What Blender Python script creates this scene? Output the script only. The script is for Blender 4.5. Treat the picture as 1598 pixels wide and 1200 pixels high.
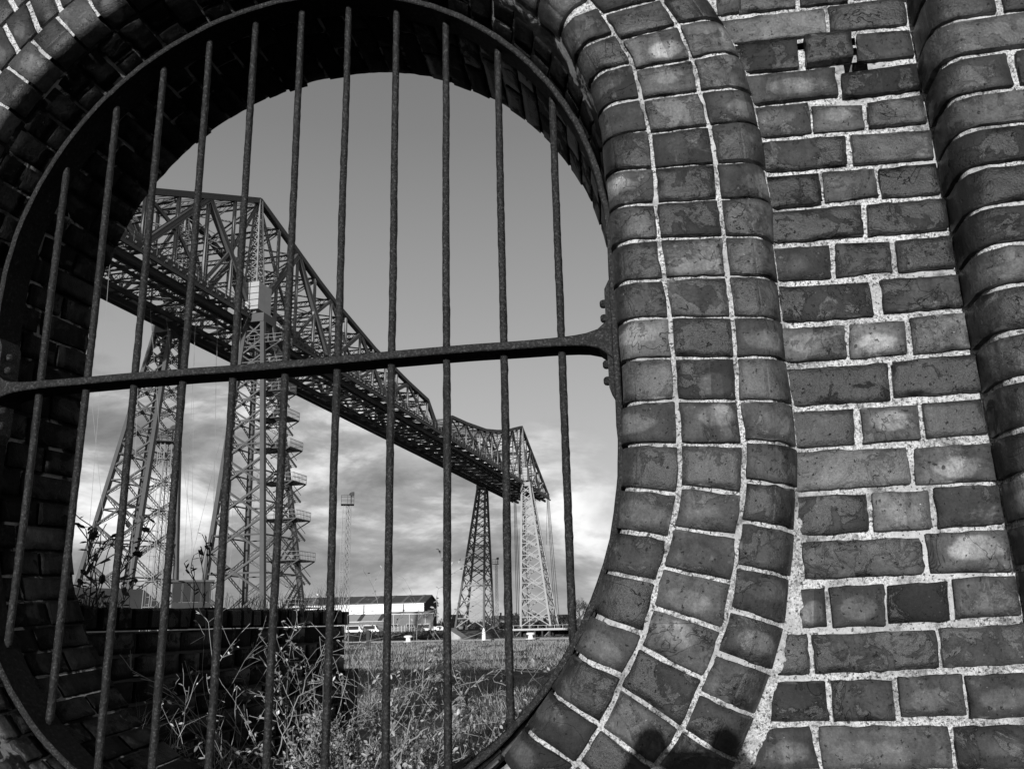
import bpy, bmesh, math, random
import numpy as np
from mathutils import Vector, Matrix, noise
rad = math.radians
for o in list(bpy.data.objects): bpy.data.objects.remove(o)
SC = bpy.context.scene
COL = SC.collection
rnd = random.Random(7)

# ------------------------------------------------------------------ camera
EYE = 1.6; DF = 1.54
cam = bpy.data.cameras.new('camera'); camo = bpy.data.objects.new('camera', cam); COL.objects.link(camo)
cam.sensor_width = 36; cam.lens = 36*1360/1598; cam.clip_start = .05; cam.clip_end = 6000
YAW, PIT, ROL = rad(11.2), rad(15.14), rad(1.3)
F = Vector((-math.sin(YAW)*math.cos(PIT), math.cos(YAW)*math.cos(PIT), math.sin(PIT)))
R0 = Vector((math.cos(YAW), math.sin(YAW), 0)); U0 = R0.cross(F)
R1 = R0*math.cos(ROL)-U0*math.sin(ROL); U1 = R0*math.sin(ROL)+U0*math.cos(ROL)
camo.matrix_world = Matrix(((R1.x, U1.x, -F.x, 0), (R1.y, U1.y, -F.y, -DF), (R1.z, U1.z, -F.z, EYE), (0, 0, 0, 1)))
SC.camera = camo

# ------------------------------------------------------------------ light
SUN_EL, SUN_AZ = 8.6, 1.0      # degrees up; degrees to the right of straight behind the camera side of the wall
sd = Vector((math.sin(rad(SUN_AZ))*math.cos(rad(SUN_EL)), -math.cos(rad(SUN_AZ))*math.cos(rad(SUN_EL)), math.sin(rad(SUN_EL))))
sl = bpy.data.lights.new('sun', 'SUN'); sl.energy = 4.9; sl.angle = rad(.5); sl.color = (1, 1, 1)
so = bpy.data.objects.new('sun', sl); COL.objects.link(so)
so.rotation_euler = sd.to_track_quat('Z', 'Y').to_euler(); so.location = (5, -20, 12)

W = bpy.data.worlds.new('World'); SC.world = W; W.use_nodes = True
nt = W.node_tree; nt.nodes.clear(); N = nt.nodes.new; L = nt.links.new
out = N('ShaderNodeOutputWorld'); bg = N('ShaderNodeBackground'); bg.inputs['Strength'].default_value = .1
sky = N('ShaderNodeTexSky'); sky.sky_type = 'NISHITA'; sky.sun_disc = False
sky.sun_elevation = rad(SUN_EL); sky.sun_rotation = rad(180-SUN_AZ); sky.air_density = 1; sky.dust_density = .6
def wm(op, a, b=None, clamp=False):
    n = N('ShaderNodeMath'); n.operation = op; n.use_clamp = clamp
    for i, v in enumerate((a, b)):
        if v is None: continue
        if isinstance(v, (int, float)): n.inputs[i].default_value = v
        else: L(v, n.inputs[i])
    return n.outputs[0]
def wramp(fac, pts):
    n = N('ShaderNodeValToRGB'); cr = n.color_ramp
    while len(cr.elements) < len(pts): cr.elements.new(.5)
    for e, (p, v) in zip(cr.elements, pts): e.position = p; e.color = (v, v, v, 1)
    L(fac, n.inputs[0]); return n.outputs[0]
bw = N('ShaderNodeRGBToBW'); L(sky.outputs[0], bw.inputs[0])
tc = N('ShaderNodeTexCoord'); sp = N('ShaderNodeSeparateXYZ'); L(tc.outputs['Generated'], sp.inputs[0])
z = sp.outputs[2]
cb = N('ShaderNodeCombineXYZ'); L(sp.outputs[0], cb.inputs[0]); L(sp.outputs[1], cb.inputs[1])
L(wm('MULTIPLY', z, 1.25), cb.inputs[2])
def wnoise(scale, det, rough, dist=0, off=(0, 0, 0), st=(1, 1, 1)):
    mp = N('ShaderNodeMapping'); L(cb.outputs[0], mp.inputs[0]); mp.inputs['Location'].default_value = off; mp.inputs['Scale'].default_value = st
    mp.inputs['Rotation'].default_value = (0, rad(-20), 0)
    n = N('ShaderNodeTexNoise'); L(mp.outputs[0], n.inputs['Vector']); n.inputs['Scale'].default_value = scale
    n.inputs['Detail'].default_value = det; n.inputs['Roughness'].default_value = rough; n.inputs['Distortion'].default_value = dist
    return n.outputs['Fac']
n1 = wnoise(3.2, 9, .58, .15, (3.2, 1.7, 0), (1, 1, 1.3))       # where the cloud bank is
n2 = wnoise(6.2, 10, .60, .3, (1.1, 5.3, 2), (.75, .75, 1.55))        # light and dark inside it
# clouds thin out above about 13 degrees, higher on the left
lean = wm('MULTIPLY', sp.outputs[0], -.27)
low = wm('SUBTRACT', wm('ADD', .155, lean), z)
mask = wm('ADD', wm('MULTIPLY', low, 7.0), wm('MULTIPLY', wm('SUBTRACT', n1, .5), 3.2), False)
mask = wramp(mask, [(.0, 0), (.5, 1)])
cl = wramp(n2, [(.34, 1.9), (.43, 2.8), (.50, 4.2), (.56, 6.8), (.64, 10.0)])
hz = wramp(z, [(.0, 1.0), (.09, 0)])                             # paler towards the horizon
clear = wramp(z, [(.0, 6.6), (.16, 5.6), (.34, 3.9), (.52, 2.4), (.68, 1.7), (1, 1.0)])
mixs = N('ShaderNodeMix'); mixs.data_type = 'FLOAT'; mixs.inputs[0].default_value = .75
L(wm('MULTIPLY', bw.outputs[0], 1.0), mixs.inputs[2]); L(clear, mixs.inputs[3])
m2 = N('ShaderNodeMix'); m2.data_type = 'FLOAT'; L(mask, m2.inputs[0]); L(mixs.outputs[0], m2.inputs[2]); L(cl, m2.inputs[3])
m3 = N('ShaderNodeMix'); m3.data_type = 'FLOAT'; L(wm('MULTIPLY', hz, .35), m3.inputs[0]); L(m2.outputs[0], m3.inputs[2]); m3.inputs[3].default_value = 4.6
L(m3.outputs[0], bg.inputs['Color']); L(bg.outputs[0], out.inputs[0])
SC.view_settings.view_transform = 'Standard'; SC.view_settings.look = 'None'
SC.view_settings.exposure = 0; SC.view_settings.gamma = 1; SC.view_settings.use_curve_mapping = False

# ------------------------------------------------------------------ materials
class MT:
    def __init__(s, name, rough=.8, spec=.3):
        s.m = bpy.data.materials.new(name); s.m.use_nodes = True; s.t = s.m.node_tree; s.t.nodes.clear()
        s.o = s.n('ShaderNodeOutputMaterial'); s.b = s.n('ShaderNodeBsdfPrincipled')
        s.b.inputs['Roughness'].default_value = rough; s.b.inputs['Specular IOR Level'].default_value = spec
        s.l(s.b.outputs[0], s.o.inputs[0])
        s.tc = s.n('ShaderNodeTexCoord'); s.oi = s.n('ShaderNodeObjectInfo'); s.vec = s.tc.outputs['Object']
    def n(s, k): return s.t.nodes.new(k)
    def l(s, a, b): s.t.links.new(a, b)
    def math(s, op, a, b=None, c=None, clamp=False):
        n = s.n('ShaderNodeMath'); n.operation = op; n.use_clamp = clamp
        for i, v in enumerate((a, b, c)):
            if v is None: continue
            if isinstance(v, (int, float)): n.inputs[i].default_value = v
            else: s.l(v, n.inputs[i])
        return n.outputs[0]
    def shift(s, k=37.0):       # every object its own piece of the pattern
        n = s.n('ShaderNodeVectorMath'); n.operation = 'ADD'; s.l(s.vec, n.inputs[0])
        c = s.n('ShaderNodeCombineXYZ')
        for i, q in enumerate((1, 2.3, 3.7)): s.l(s.math('MULTIPLY', s.oi.outputs['Random'], k*q), c.inputs[i])
        s.l(c.outputs[0], n.inputs[1]); s.vec = n.outputs[0]
    def noise(s, scale, det=5, rough=.6, dist=0, off=0, vec=None, stretch=None):
        v = vec or s.vec
        if off or stretch:
            mp = s.n('ShaderNodeMapping'); s.l(v, mp.inputs[0]); mp.inputs['Location'].default_value = (off, off*1.7, -off)
            if stretch: mp.inputs['Scale'].default_value = stretch
            v = mp.outputs[0]
        n = s.n('ShaderNodeTexNoise'); s.l(v, n.inputs['Vector']); n.inputs['Scale'].default_value = scale
        n.inputs['Detail'].default_value = det; n.inputs['Roughness'].default_value = rough; n.inputs['Distortion'].default_value = dist
        return n.outputs['Fac']
    def voro(s, scale, feat='F1', rand=1):
        n = s.n('ShaderNodeTexVoronoi'); n.feature = feat; s.l(s.vec, n.inputs['Vector']); n.inputs['Scale'].default_value = scale
        n.inputs['Randomness'].default_value = rand; return n.outputs['Distance']
    def ramp(s, fac, pts, interp='LINEAR'):
        n = s.n('ShaderNodeValToRGB'); cr = n.color_ramp; cr.interpolation = interp
        while len(cr.elements) < len(pts): cr.elements.new(.5)
        for e, (p, v) in zip(cr.elements, pts): e.position = p; e.color = (v, v, v, 1)
        s.l(fac, n.inputs[0]); return n.outputs[0]
    def mix(s, f, a, b):
        n = s.n('ShaderNodeMix'); n.data_type = 'FLOAT'
        for i, v in ((0, f), (2, a), (3, b)):
            if isinstance(v, (int, float)): n.inputs[i].default_value = v
            else: s.l(v, n.inputs[i])
        return n.outputs[0]
    def col(s, v):
        c = s.n('ShaderNodeCombineColor')
        for i in range(3):
            if isinstance(v, (int, float)): c.inputs[i].default_value = v
            else: s.l(v, c.inputs[i])
        s.l(c.outputs[0], s.b.inputs['Base Color'])
    def bump(s, h, st=.5, d=.002):
        n = s.n('ShaderNodeBump'); n.inputs['Strength'].default_value = st; n.inputs['Distance'].default_value = d
        s.l(h, n.inputs['Height']); s.l(n.outputs[0], s.b.inputs['Normal'])
    def rough(s, v): s.l(v, s.b.inputs['Roughness'])

def brick_mat(name, gain=1.0, glaze=True):
    m = MT(name, .6, .35 if gain == 1 else .08); m.shift()
    R = m.oi.outputs['Random']
    r2 = m.math('FRACT', m.math('MULTIPLY', R, 57.31)); r3 = m.math('FRACT', m.math('MULTIPLY', R, 131.7)); r4 = m.math('FRACT', m.math('MULTIPLY', R, 311.9))
    uv = m.n('ShaderNodeSeparateXYZ'); m.l(m.tc.outputs['UV'], uv.inputs[0])
    base = m.ramp(R, [(0, .022), (.14, .060), (.28, .020), (.42, .078), (.56, .028), (.70, .112), (.84, .034), (1, .066)])
    # dark vitrified skin with ragged edges, more on some bricks
    patch = m.noise(17, 8, .68, .6)
    edge = m.math('MULTIPLY', m.math('SUBTRACT', patch, m.math('MULTIPLY_ADD', r2, .22, .36)), 22, clamp=True)
    skin = m.math('MULTIPLY_ADD', m.ramp(m.noise(24, 5, .65, .3, 3), [(.35, 0), (.7, 1)]), .055, .006)
    c = m.mix(m.math('MULTIPLY', edge, m.math('MULTIPLY_ADD', m.math('GREATER_THAN', r3, .45), .62, .30)), base, skin)
    # pale kiss mark: soft ellipse in the middle of the face
    du = m.math('MULTIPLY', m.math('SUBTRACT', uv.outputs[0], m.math('MULTIPLY_ADD', r4, .3, .35)), 2.3)
    dv = m.math('MULTIPLY', m.math('SUBTRACT', uv.outputs[1], m.math('MULTIPLY_ADD', r3, .3, .35)), 2.6)
    dd = m.math('ADD', m.math('ADD', m.math('MULTIPLY', du, du), m.math('MULTIPLY', dv, dv)), m.math('MULTIPLY', m.math('SUBTRACT', m.noise(23, 5, .6, .4, 7), .5), 1.5))
    kiss = m.ramp(dd, [(.05, 1), (.40, .75), (.62, .12), (.74, -.2), (.95, 0)])
    n = m.n('ShaderNodeMath')
    kiss_amt = m.math('MULTIPLY', kiss, m.math('MULTIPLY', m.math('GREATER_THAN', r2, .74), m.math('MULTIPLY', r4, .10)))
    c = m.math('ADD', m.math('MULTIPLY', c, m.math('ADD', 1, m.math('MULTIPLY', m.math('MULTIPLY', kiss, m.math('GREATER_THAN', r2, .7)), .6))), kiss_amt)
    half = m.math('GREATER_THAN', m.math('ADD', uv.outputs[0], m.math('MULTIPLY', m.noise(40, 3, .6, 0, 91), .03)), m.math('MULTIPLY_ADD', r2, .3, .38))
    c = m.math('MULTIPLY', c, m.math('ADD', 1, m.math('MULTIPLY', half, m.math('MULTIPLY', m.math('GREATER_THAN', r4, .55), m.math('MULTIPLY_ADD', r3, .9, -.5)))))
    # mottling, streaks, fine grain
    c = m.math('MULTIPLY', c, m.math('MULTIPLY_ADD', m.noise(13, 5, .6, .3, 11), 2.0, .02))
    c = m.math('MULTIPLY', c, m.math('MULTIPLY_ADD', m.noise(60, 6, .7, 0, 5, stretch=(1, 1, .3)), .8, .6))
    c = m.math('MULTIPLY', c, m.math('MULTIPLY_ADD', m.noise(210, 4, .75), 1.8, .12))
    # pits
    pit = m.ramp(m.noise(120, 3, .55, .3, 21), [(.66, 0), (.72, 1)])
    c = m.mix(m.math('MULTIPLY', pit, .8), c, .012)
    spk = m.ramp(m.noise(240, 2, .5, 0, 31), [(.72, 0), (.76, 1)])
    c = m.mix(m.math('MULTIPLY', spk, .35), c, .4)
    # darker fired rim
    eu = m.math('MINIMUM', uv.outputs[0], m.math('SUBTRACT', 1, uv.outputs[0])); ev = m.math('MINIMUM', uv.outputs[1], m.math('SUBTRACT', 1, uv.outputs[1]))
    rim = m.math('ADD', m.math('MINIMUM', m.math('MULTIPLY', eu, 1.4), ev), m.math('MULTIPLY', m.math('SUBTRACT', m.noise(38, 5, .65, 0, 41), .5), .16))
    rimf = m.ramp(rim, [(.0, 1), (.035, .85), (.13, 0)])
    c = m.mix(m.math('MULTIPLY', rimf, m.math('MULTIPLY_ADD', r4, .6, .2)), c, .016)
    # pale crust left by old mortar on some edges
    crust = m.math('MULTIPLY', m.ramp(rim, [(.02, 1), (.07, 0)]), m.ramp(m.noise(26, 5, .6, 0, 51), [(.56, 0), (.62, 1)]))
    c = m.mix(m.math('MULTIPLY', crust, .5), c, .15)
    r5 = m.math('FRACT', m.math('MULTIPLY', R, 719.3))
    c = m.math('MULTIPLY', c, m.ramp(r5, [(0, .45), (.25, .70), (.5, .85), (.72, 1.15), (.88, 1.75), (1, 2.1)]))
    cg = m.ramp(m.noise(6.5, 6, .66, .4, 101), [(.34, .35), (.50, .85), (.66, 1.25)])
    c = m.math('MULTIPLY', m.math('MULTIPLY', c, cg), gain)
    drip = m.ramp(m.noise(1, 6, .62, .2, 71, stretch=(34, 34, 5)), [(.50, 0), (.66, 1)])
    c = m.mix(m.math('MULTIPLY', drip, m.math('MULTIPLY', r4, .75)), c, .018)
    salt = m.ramp(m.noise(14, 7, .72, .5, 81), [(.60, 0), (.68, 1)])
    c = m.math('ADD', c, m.math('MULTIPLY', salt, m.math('MULTIPLY', m.math('GREATER_THAN', r2, .5), .06*gain)))
    m.col(c)
    m.rough(m.mix(edge, .78, .42))
    h = m.math('ADD', m.math('MULTIPLY', m.noise(34, 7, .7), 1.2), m.math('ADD', m.math('MULTIPLY', m.noise(260, 3, .7), .35), m.math('MULTIPLY', m.math('ADD', pit, m.math('MULTIPLY', edge, -.35)), -.9)))
    crk = m.ramp(m.math('ABSOLUTE', m.math('SUBTRACT', m.noise(9, 4, .55, 1.2, 61), .5)), [(.0, 1), (.0022, 0)])
    h = m.math('SUBTRACT', h, m.math('MULTIPLY', crk, m.math('MULTIPLY', m.math('GREATER_THAN', r3, .75), .8)))
    m.bump(h, 1.0, .0030)
    return m.m
M_BRICK = brick_mat('fired brick')
M_BRICK_SHADE = brick_mat('shade-darkened brick', .085)  # shade of the reveal and low wall is put into this brick colour

m = MT('lime mortar', .95, .1)
smooth = m.ramp(m.noise(7, 4, .6, .5), [(.50, 0), (.60, 1)])
gr = m.noise(230, 5, .8)
c = m.mix(smooth, m.ramp(gr, [(.36, .05), (.46, .42), (.56, .80)]), m.math('MULTIPLY_ADD', gr, .30, .26))
c = m.math('MULTIPLY', c, m.ramp(m.noise(26, 5, .65, .3, 5), [(.36, .45), (.48, 1.0), (.62, 1.2)]))
c = m.math('MULTIPLY', c, m.ramp(m.noise(4.5, 5, .65, .4, 15), [(.35, .68), (.6, 1.0)]))
dk = m.ramp(m.noise(170, 2, .5, 0, 9), [(.60, 0), (.65, 1)]); c = m.mix(m.math('MULTIPLY', dk, .85), c, .04)
m.col(c); m.bump(m.math('ADD', m.math('MULTIPLY', gr, m.mix(smooth, 1.6, .35)), m.math('MULTIPLY', m.noise(120, 4, .7), 1.0)), .9, .0035)
M_MORTAR = m.m
m = MT('shade-darkened mortar', .95, .1)  # reveal mortar, its shade put into the colour
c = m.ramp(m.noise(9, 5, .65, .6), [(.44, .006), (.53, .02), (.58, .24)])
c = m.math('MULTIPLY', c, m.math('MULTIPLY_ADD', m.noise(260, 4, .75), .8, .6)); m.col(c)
m.bump(m.noise(150, 5, .75), .9, .004); M_MORTAR_SHADE = m.m

m = MT('rusted black iron', .7, .18)
sc = m.noise(190, 5, .75); big = m.noise(14, 4, .6)
c = m.math('MULTIPLY', m.ramp(sc, [(.35, .006), (.52, .015), (.66, .07)]), m.math('MULTIPLY_ADD', big, .9, .5))
fl = m.ramp(m.noise(260, 2, .5, 0, 3), [(.68, 0), (.73, 1)]); c = m.mix(m.math('MULTIPLY', fl, .35), c, .25)
c = m.mix(m.ramp(m.noise(120, 3, .6, 0, 13), [(.62, 0), (.68, 1)]), c, .02)
m.col(c); m.rough(m.math('MULTIPLY_ADD', sc, .3, .42)); m.bump(m.math('ADD', sc, m.math('MULTIPLY', m.noise(55, 4, .7), .8)), .9, .0025)
M_IRON = m.m
m = MT('shade-darkened iron', .8, .08); c = m.ramp(m.noise(120, 5, .7), [(.4, .004), (.6, .010), (.7, .03)]); m.col(c); m.bump(m.noise(90, 4, .7), .8, .002); M_IRON_SHADE = m.m  # shade put into the colour, for the unlit faces of frame and crossbar

def plain(name, v, rough=.7, var=.35, scale=3.0, spec=.3, bump=0):
    m = MT(name, rough, spec); c = m.math('MULTIPLY', m.math('MULTIPLY_ADD', m.noise(scale, 5, .65), 2*var, 1-var), v)
    c = m.math('MULTIPLY', c, m.math('MULTIPLY_ADD', m.noise(scale*7, 3, .7, 0, 4), var, 1-var*.5)); m.col(c)
    if bump: m.bump(m.noise(scale*6, 5, .7), .7, bump)
    return m.m

# ------------------------------------------------------------------ scene helpers
def tag(o, label, cat, group=None):
    o['label'] = label; o['category'] = cat
    if group: o['group'] = group
    return o
def struct(o): o['kind'] = 'structure'; return o
def stuff(o): o['kind'] = 'stuff'; return o
def empty(name, loc=(0, 0, 0)):
    o = bpy.data.objects.new(name, None); o.location = loc; o.empty_display_size = .2; COL.objects.link(o); return o
def link(name, me, mat=None, parent=None, loc=None):
    o = bpy.data.objects.new(name, me); COL.objects.link(o)
    if mat is not None and not me.materials: me.materials.append(mat)
    if loc is not None: o.location = loc
    if parent is not None: o.parent = parent
    return o
class MB:
    """collects simple solids into one mesh"""
    def __init__(s): s.v = []; s.f = []
    def add(s, vs, fs):
        b = len(s.v); s.v += [tuple(v) for v in vs]; s.f += [tuple(b+i for i in f) for f in fs]
    def box(s, x0, x1, y0, y1, z0, z1):
        s.add([(x0, y0, z0), (x1, y0, z0), (x1, y1, z0), (x0, y1, z0), (x0, y0, z1), (x1, y0, z1), (x1, y1, z1), (x0, y1, z1)],
              [(0, 3, 2, 1), (4, 5, 6, 7), (0, 1, 5, 4), (1, 2, 6, 5), (2, 3, 7, 6), (3, 0, 4, 7)])
    def bar(s, a, b, w, h=None, up=(0, 0, 1)):
        a = Vector(a); b = Vector(b); h = h or w; d = (b-a)
        if d.length < 1e-6: return
        d.normalize(); up = Vector(up)
        if abs(d.dot(up)) > .98: up = Vector((1, 0, 0))
        x = d.cross(up).normalized()*w/2; y = x.cross(d).normalized()*h/2
        s.add([a-x-y, a+x-y, a+x+y, a-x+y, b-x-y, b+x-y, b+x+y, b-x+y],
              [(0, 3, 2, 1), (4, 5, 6, 7), (0, 1, 5, 4), (1, 2, 6, 5), (2, 3, 7, 6), (3, 0, 4, 7)])
    def tube(s, pts, r, n=6, cap=True):
        pts = [Vector(p) for p in pts]; rings = []
        rr = r if isinstance(r, (list, tuple)) else [r]*len(pts)
        prev = None
        for i, p in enumerate(pts):
            d = (pts[min(i+1, len(pts)-1)]-pts[max(i-1, 0)]).normalized()
            if prev is None:
                u = d.cross(Vector((0, 0, 1)) if abs(d.z) < .9 else Vector((1, 0, 0))).normalized()
            else: u = (prev-d*prev.dot(d)).normalized()
            prev = u; w = d.cross(u)
            rings.append([p+(u*math.cos(2*math.pi*k/n)+w*math.sin(2*math.pi*k/n))*rr[i] for k in range(n)])
        b = len(s.v); s.v += [tuple(q) for r_ in rings for q in r_]
        for i in range(len(pts)-1):
            for k in range(n):
                s.f.append((b+i*n+k, b+i*n+(k+1) % n, b+(i+1)*n+(k+1) % n, b+(i+1)*n+k))
        if cap:
            s.f.append(tuple(b+k for k in reversed(range(n)))); s.f.append(tuple(b+(len(pts)-1)*n+k for k in range(n)))
    def mesh(s, name, smooth=False):
        me = bpy.data.meshes.new(name); me.from_pydata(s.v, [], s.f); me.update()
        if smooth: me.polygons.foreach_set('use_smooth', [True]*len(me.polygons))
        return me
    def build(s, name, mat, parent=None, loc=None, smooth=False):
        return link(name, s.mesh(name, smooth), mat, parent, loc)
def n3(p, f, seed=0): return noise.noise(Vector(p)*f+Vector((seed*13.7, seed*5.1, seed*9.3)))

# ------------------------------------------------------------------ the opening: a stadium, half circle above and below
CX, ZL, ZU = -.855, 1.94, 2.36
def stad(t, r):
    """t: 0..30 right straight, 30..210 top arc, 210..240 left straight, 240..420 bottom arc -> x, z"""
    t = t % 420
    if t <= 30: return CX+r, ZL+(ZU-ZL)*t/30
    if t <= 210: a = rad(t-30); return CX+r*math.cos(a), ZU+r*math.sin(a)
    if t <= 240: return CX-r, ZU-(ZU-ZL)*(t-210)/30
    a = rad(t-240+180); return CX+r*math.cos(a), ZL+r*math.sin(a)
T_S = [63.3, 58, 52.7, 47.2, 42, 36.5, 30.7, 25.1, 19.3, 14, 8.6, 2.6, -3, -8.9, -14.6, -20.3, -26.1, -31.7, -37.4, -43, -48]
R_S = [.794, .785, .777, .766, .756, .746, .745, .745, .744, .749, .751, .750, .746, .746, .748, .744, .752, .753, .752, .757, .765]
T_1 = [61.4, 56.4, 51.2, 45.8, 40.8, 35.2, 30.1, 24.9, 19, 13.6, 8.1, 2.4, -3.2, -9, -14.4, -19.6, -25.5, -30.9, -36.7, -41.7, -47]
R_1 = [.875, .871, .870, .855, .848, .841, .837, .838, .843, .848, .848, .848, .850, .851, .846, .843, .850, .848, .857, .859, .862]
T_2 = [57.4, 53.1, 48.1, 43.7, 39.1, 34.2, 29.7, 24.3, 18.6, 12.9, 7.5, 1.8, -3.3, -8.3, -12.7, -17.3, -22, -27.1, -32.3, -36.7, -41.5]
R_2 = [.984, .984, .976, .964, .961, .957, .954, .957, .957, .959, .958, .955, .960, .959, .958, .964, .968, .965, .968, .962, .965]
T_3 = [55.8, 51.4, 46.9, 42.3, 38.2, 33.6, 29.1, 23.6, 17.9, 12.4, 7.1, 1.4, -3.2, -7.1, -11.2, -15.4, -19.7, -24, -28.1, -32.2, -36.4]
R_3 = [1.074, 1.074, 1.071, 1.063, 1.056, 1.049, 1.053, 1.047, 1.049, 1.049, 1.047, 1.050, 1.051, 1.050, 1.051, 1.054, 1.062, 1.064, 1.064, 1.067, 1.067]
def rin(t):
    """radius of the reveal at its front edge"""
    t = (t+180) % 420-180
    return float(np.interp(t, T_S[::-1]+[110, 200, 240], R_S[::-1]+[.774, .772, .765])) if t < 240 else .765
def rq(t):
    """how round the inner arris is: a full bullnose at right, nearly sharp on the left and over the top"""
    t = t % 420
    return float(np.interp(t, [0, 66, 92, 235, 290, 420], [.05, .05, .008, .008, .05, .05]))
PANEL=[[0.1507,2.872,0.1883,2.8727,0.1812,2.7932,0.1491,2.7912],
[0.1921,2.872,0.2931,2.8636,0.2875,2.7847,0.191,2.7883],
[0.3017,2.862,0.3943,2.8565,0.3901,2.7781,0.2962,2.7846],
[0.404,2.8546,0.4956,2.8491,0.4926,2.7802,0.3993,2.784],
[0.1481,2.7791,0.3419,2.7733,0.3399,2.7109,0.1532,2.7189],
[0.3481,2.7737,0.4913,2.77,0.4904,2.7097,0.3453,2.7159],
[0.1628,2.7128,0.2822,2.709,0.2792,2.6446,0.1749,2.6498],
[0.2929,2.7056,0.3824,2.7021,0.3804,2.6441,0.2935,2.6423],
[0.3943,2.7015,0.4872,2.6942,0.4864,2.6352,0.3882,2.6399],
[0.1814,2.6399,0.3457,2.6338,0.3469,2.5707,0.1941,2.5754],
[0.3545,2.6166,0.4934,2.6184,0.4928,2.5621,0.3507,2.563],
[0.1933,2.5669,0.2877,2.5641,0.2891,2.4991,0.1944,2.5],
[0.293,2.5576,0.3861,2.5435,0.3849,2.495,0.2913,2.4974],
[0.3922,2.5454,0.492,2.5483,0.4899,2.4908,0.3918,2.494],
[0.1947,2.4901,0.3475,2.4838,0.347,2.4197,0.1982,2.4258],
[0.3577,2.481,0.501,2.4728,0.4974,2.4142,0.3551,2.4199],
[0.1997,2.416,0.2913,2.4108,0.2926,2.3475,0.1991,2.3483],
[0.2975,2.414,0.3916,2.4083,0.3925,2.351,0.2963,2.3497],
[0.3982,2.4061,0.4927,2.4042,0.493,2.3424,0.3975,2.3465],
[0.2017,2.3386,0.3577,2.3356,0.3582,2.2743,0.2005,2.2778],
[0.3678,2.3344,0.5067,2.3303,0.5036,2.2704,0.3636,2.2724],
[0.1994,2.2662,0.2945,2.2621,0.2907,2.1973,0.1987,2.2003],
[0.3038,2.2637,0.3998,2.258,0.3968,2.2001,0.2986,2.1977],
[0.4076,2.2584,0.5048,2.2563,0.5015,2.1953,0.4073,2.1965],
[0.1986,2.1876,0.3548,2.1819,0.3555,2.1162,0.1976,2.1196],
[0.3738,2.1837,0.5069,2.1812,0.5066,2.1202,0.3725,2.1207],
[0.2008,2.1069,0.3013,2.104,0.3007,2.0421,0.1977,2.042],
[0.3103,2.1056,0.406,2.103,0.4032,2.0408,0.306,2.0405],
[0.4132,2.1084,0.5081,2.1092,0.5077,2.0426,0.4126,2.04],
[0.1996,2.0273,0.3661,2.0272,0.3647,1.958,0.1983,1.9605],
[0.3705,2.028,0.5164,2.0313,0.5126,1.9645,0.3686,1.9635],
[0.2027,1.9495,0.3006,1.9486,0.2941,1.8845,0.1982,1.8846],
[0.3112,1.9479,0.4068,1.9492,0.4036,1.8868,0.3091,1.8858],
[0.4132,1.9499,0.5095,1.9511,0.5086,1.8914,0.413,1.8873],
[0.2006,1.8764,0.3779,1.8737,0.3778,1.8103,0.1976,1.8061],
[0.3903,1.873,0.5161,1.8742,0.514,1.8086,0.3848,1.8088],
[0.1924,1.7974,0.3037,1.7975,0.3,1.7331,0.1833,1.7302],
[0.3112,1.7993,0.4018,1.7981,0.4011,1.7343,0.3072,1.7328],
[0.4116,1.803,0.5069,1.8014,0.5049,1.7374,0.4101,1.7339],
[0.1865,1.7203,0.38,1.7202,0.3789,1.6601,0.1831,1.6567],
[0.3879,1.7263,0.5153,1.7285,0.513,1.659,0.3878,1.6598],
[0.1656,1.6402,0.217,1.6429,0.215,1.5781,0.1478,1.5774],
[0.2232,1.6428,0.3116,1.6455,0.3062,1.5783,0.2242,1.5779],
[0.3174,1.6432,0.4119,1.6477,0.4086,1.5833,0.3125,1.5813],
[0.4184,1.6516,0.5132,1.6538,0.5136,1.5901,0.4168,1.5862],
[0.1457,1.567,0.18,1.5685,0.1793,1.504,0.1205,1.5005],
[0.188,1.5662,0.3824,1.5707,0.3789,1.5108,0.1875,1.5039],
[0.3885,1.5726,0.5559,1.5782,0.551,1.5156,0.3857,1.5108],
[0.1197,1.4924,0.2015,1.4927,0.2008,1.4321,0.1064,1.4292],
[0.2096,1.4936,0.3063,1.4938,0.304,1.4301,0.2084,1.4291],
[0.3157,1.4976,0.4113,1.5016,0.4107,1.4386,0.3125,1.4359],
[0.4166,1.4986,0.5219,1.5024,0.5166,1.4365,0.4147,1.4338],
[0.0982,1.4183,0.1696,1.4223,0.1796,1.3573,0.0593,1.3513],
[0.1837,1.4223,0.3819,1.4233,0.3812,1.3591,0.1835,1.3573],
[0.3884,1.4224,0.5576,1.4253,0.5519,1.3606,0.3859,1.3591],
[0.0465,1.3444,0.1973,1.3479,0.1967,1.2913,0.0106,1.2832],
[0.2032,1.3479,0.2993,1.3489,0.2971,1.2885,0.202,1.2867],
[0.305,1.349,0.3988,1.3518,0.3953,1.2903,0.3028,1.2886],
[0.4044,1.3519,0.5004,1.3547,0.4955,1.2921,0.4009,1.2904]]

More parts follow.
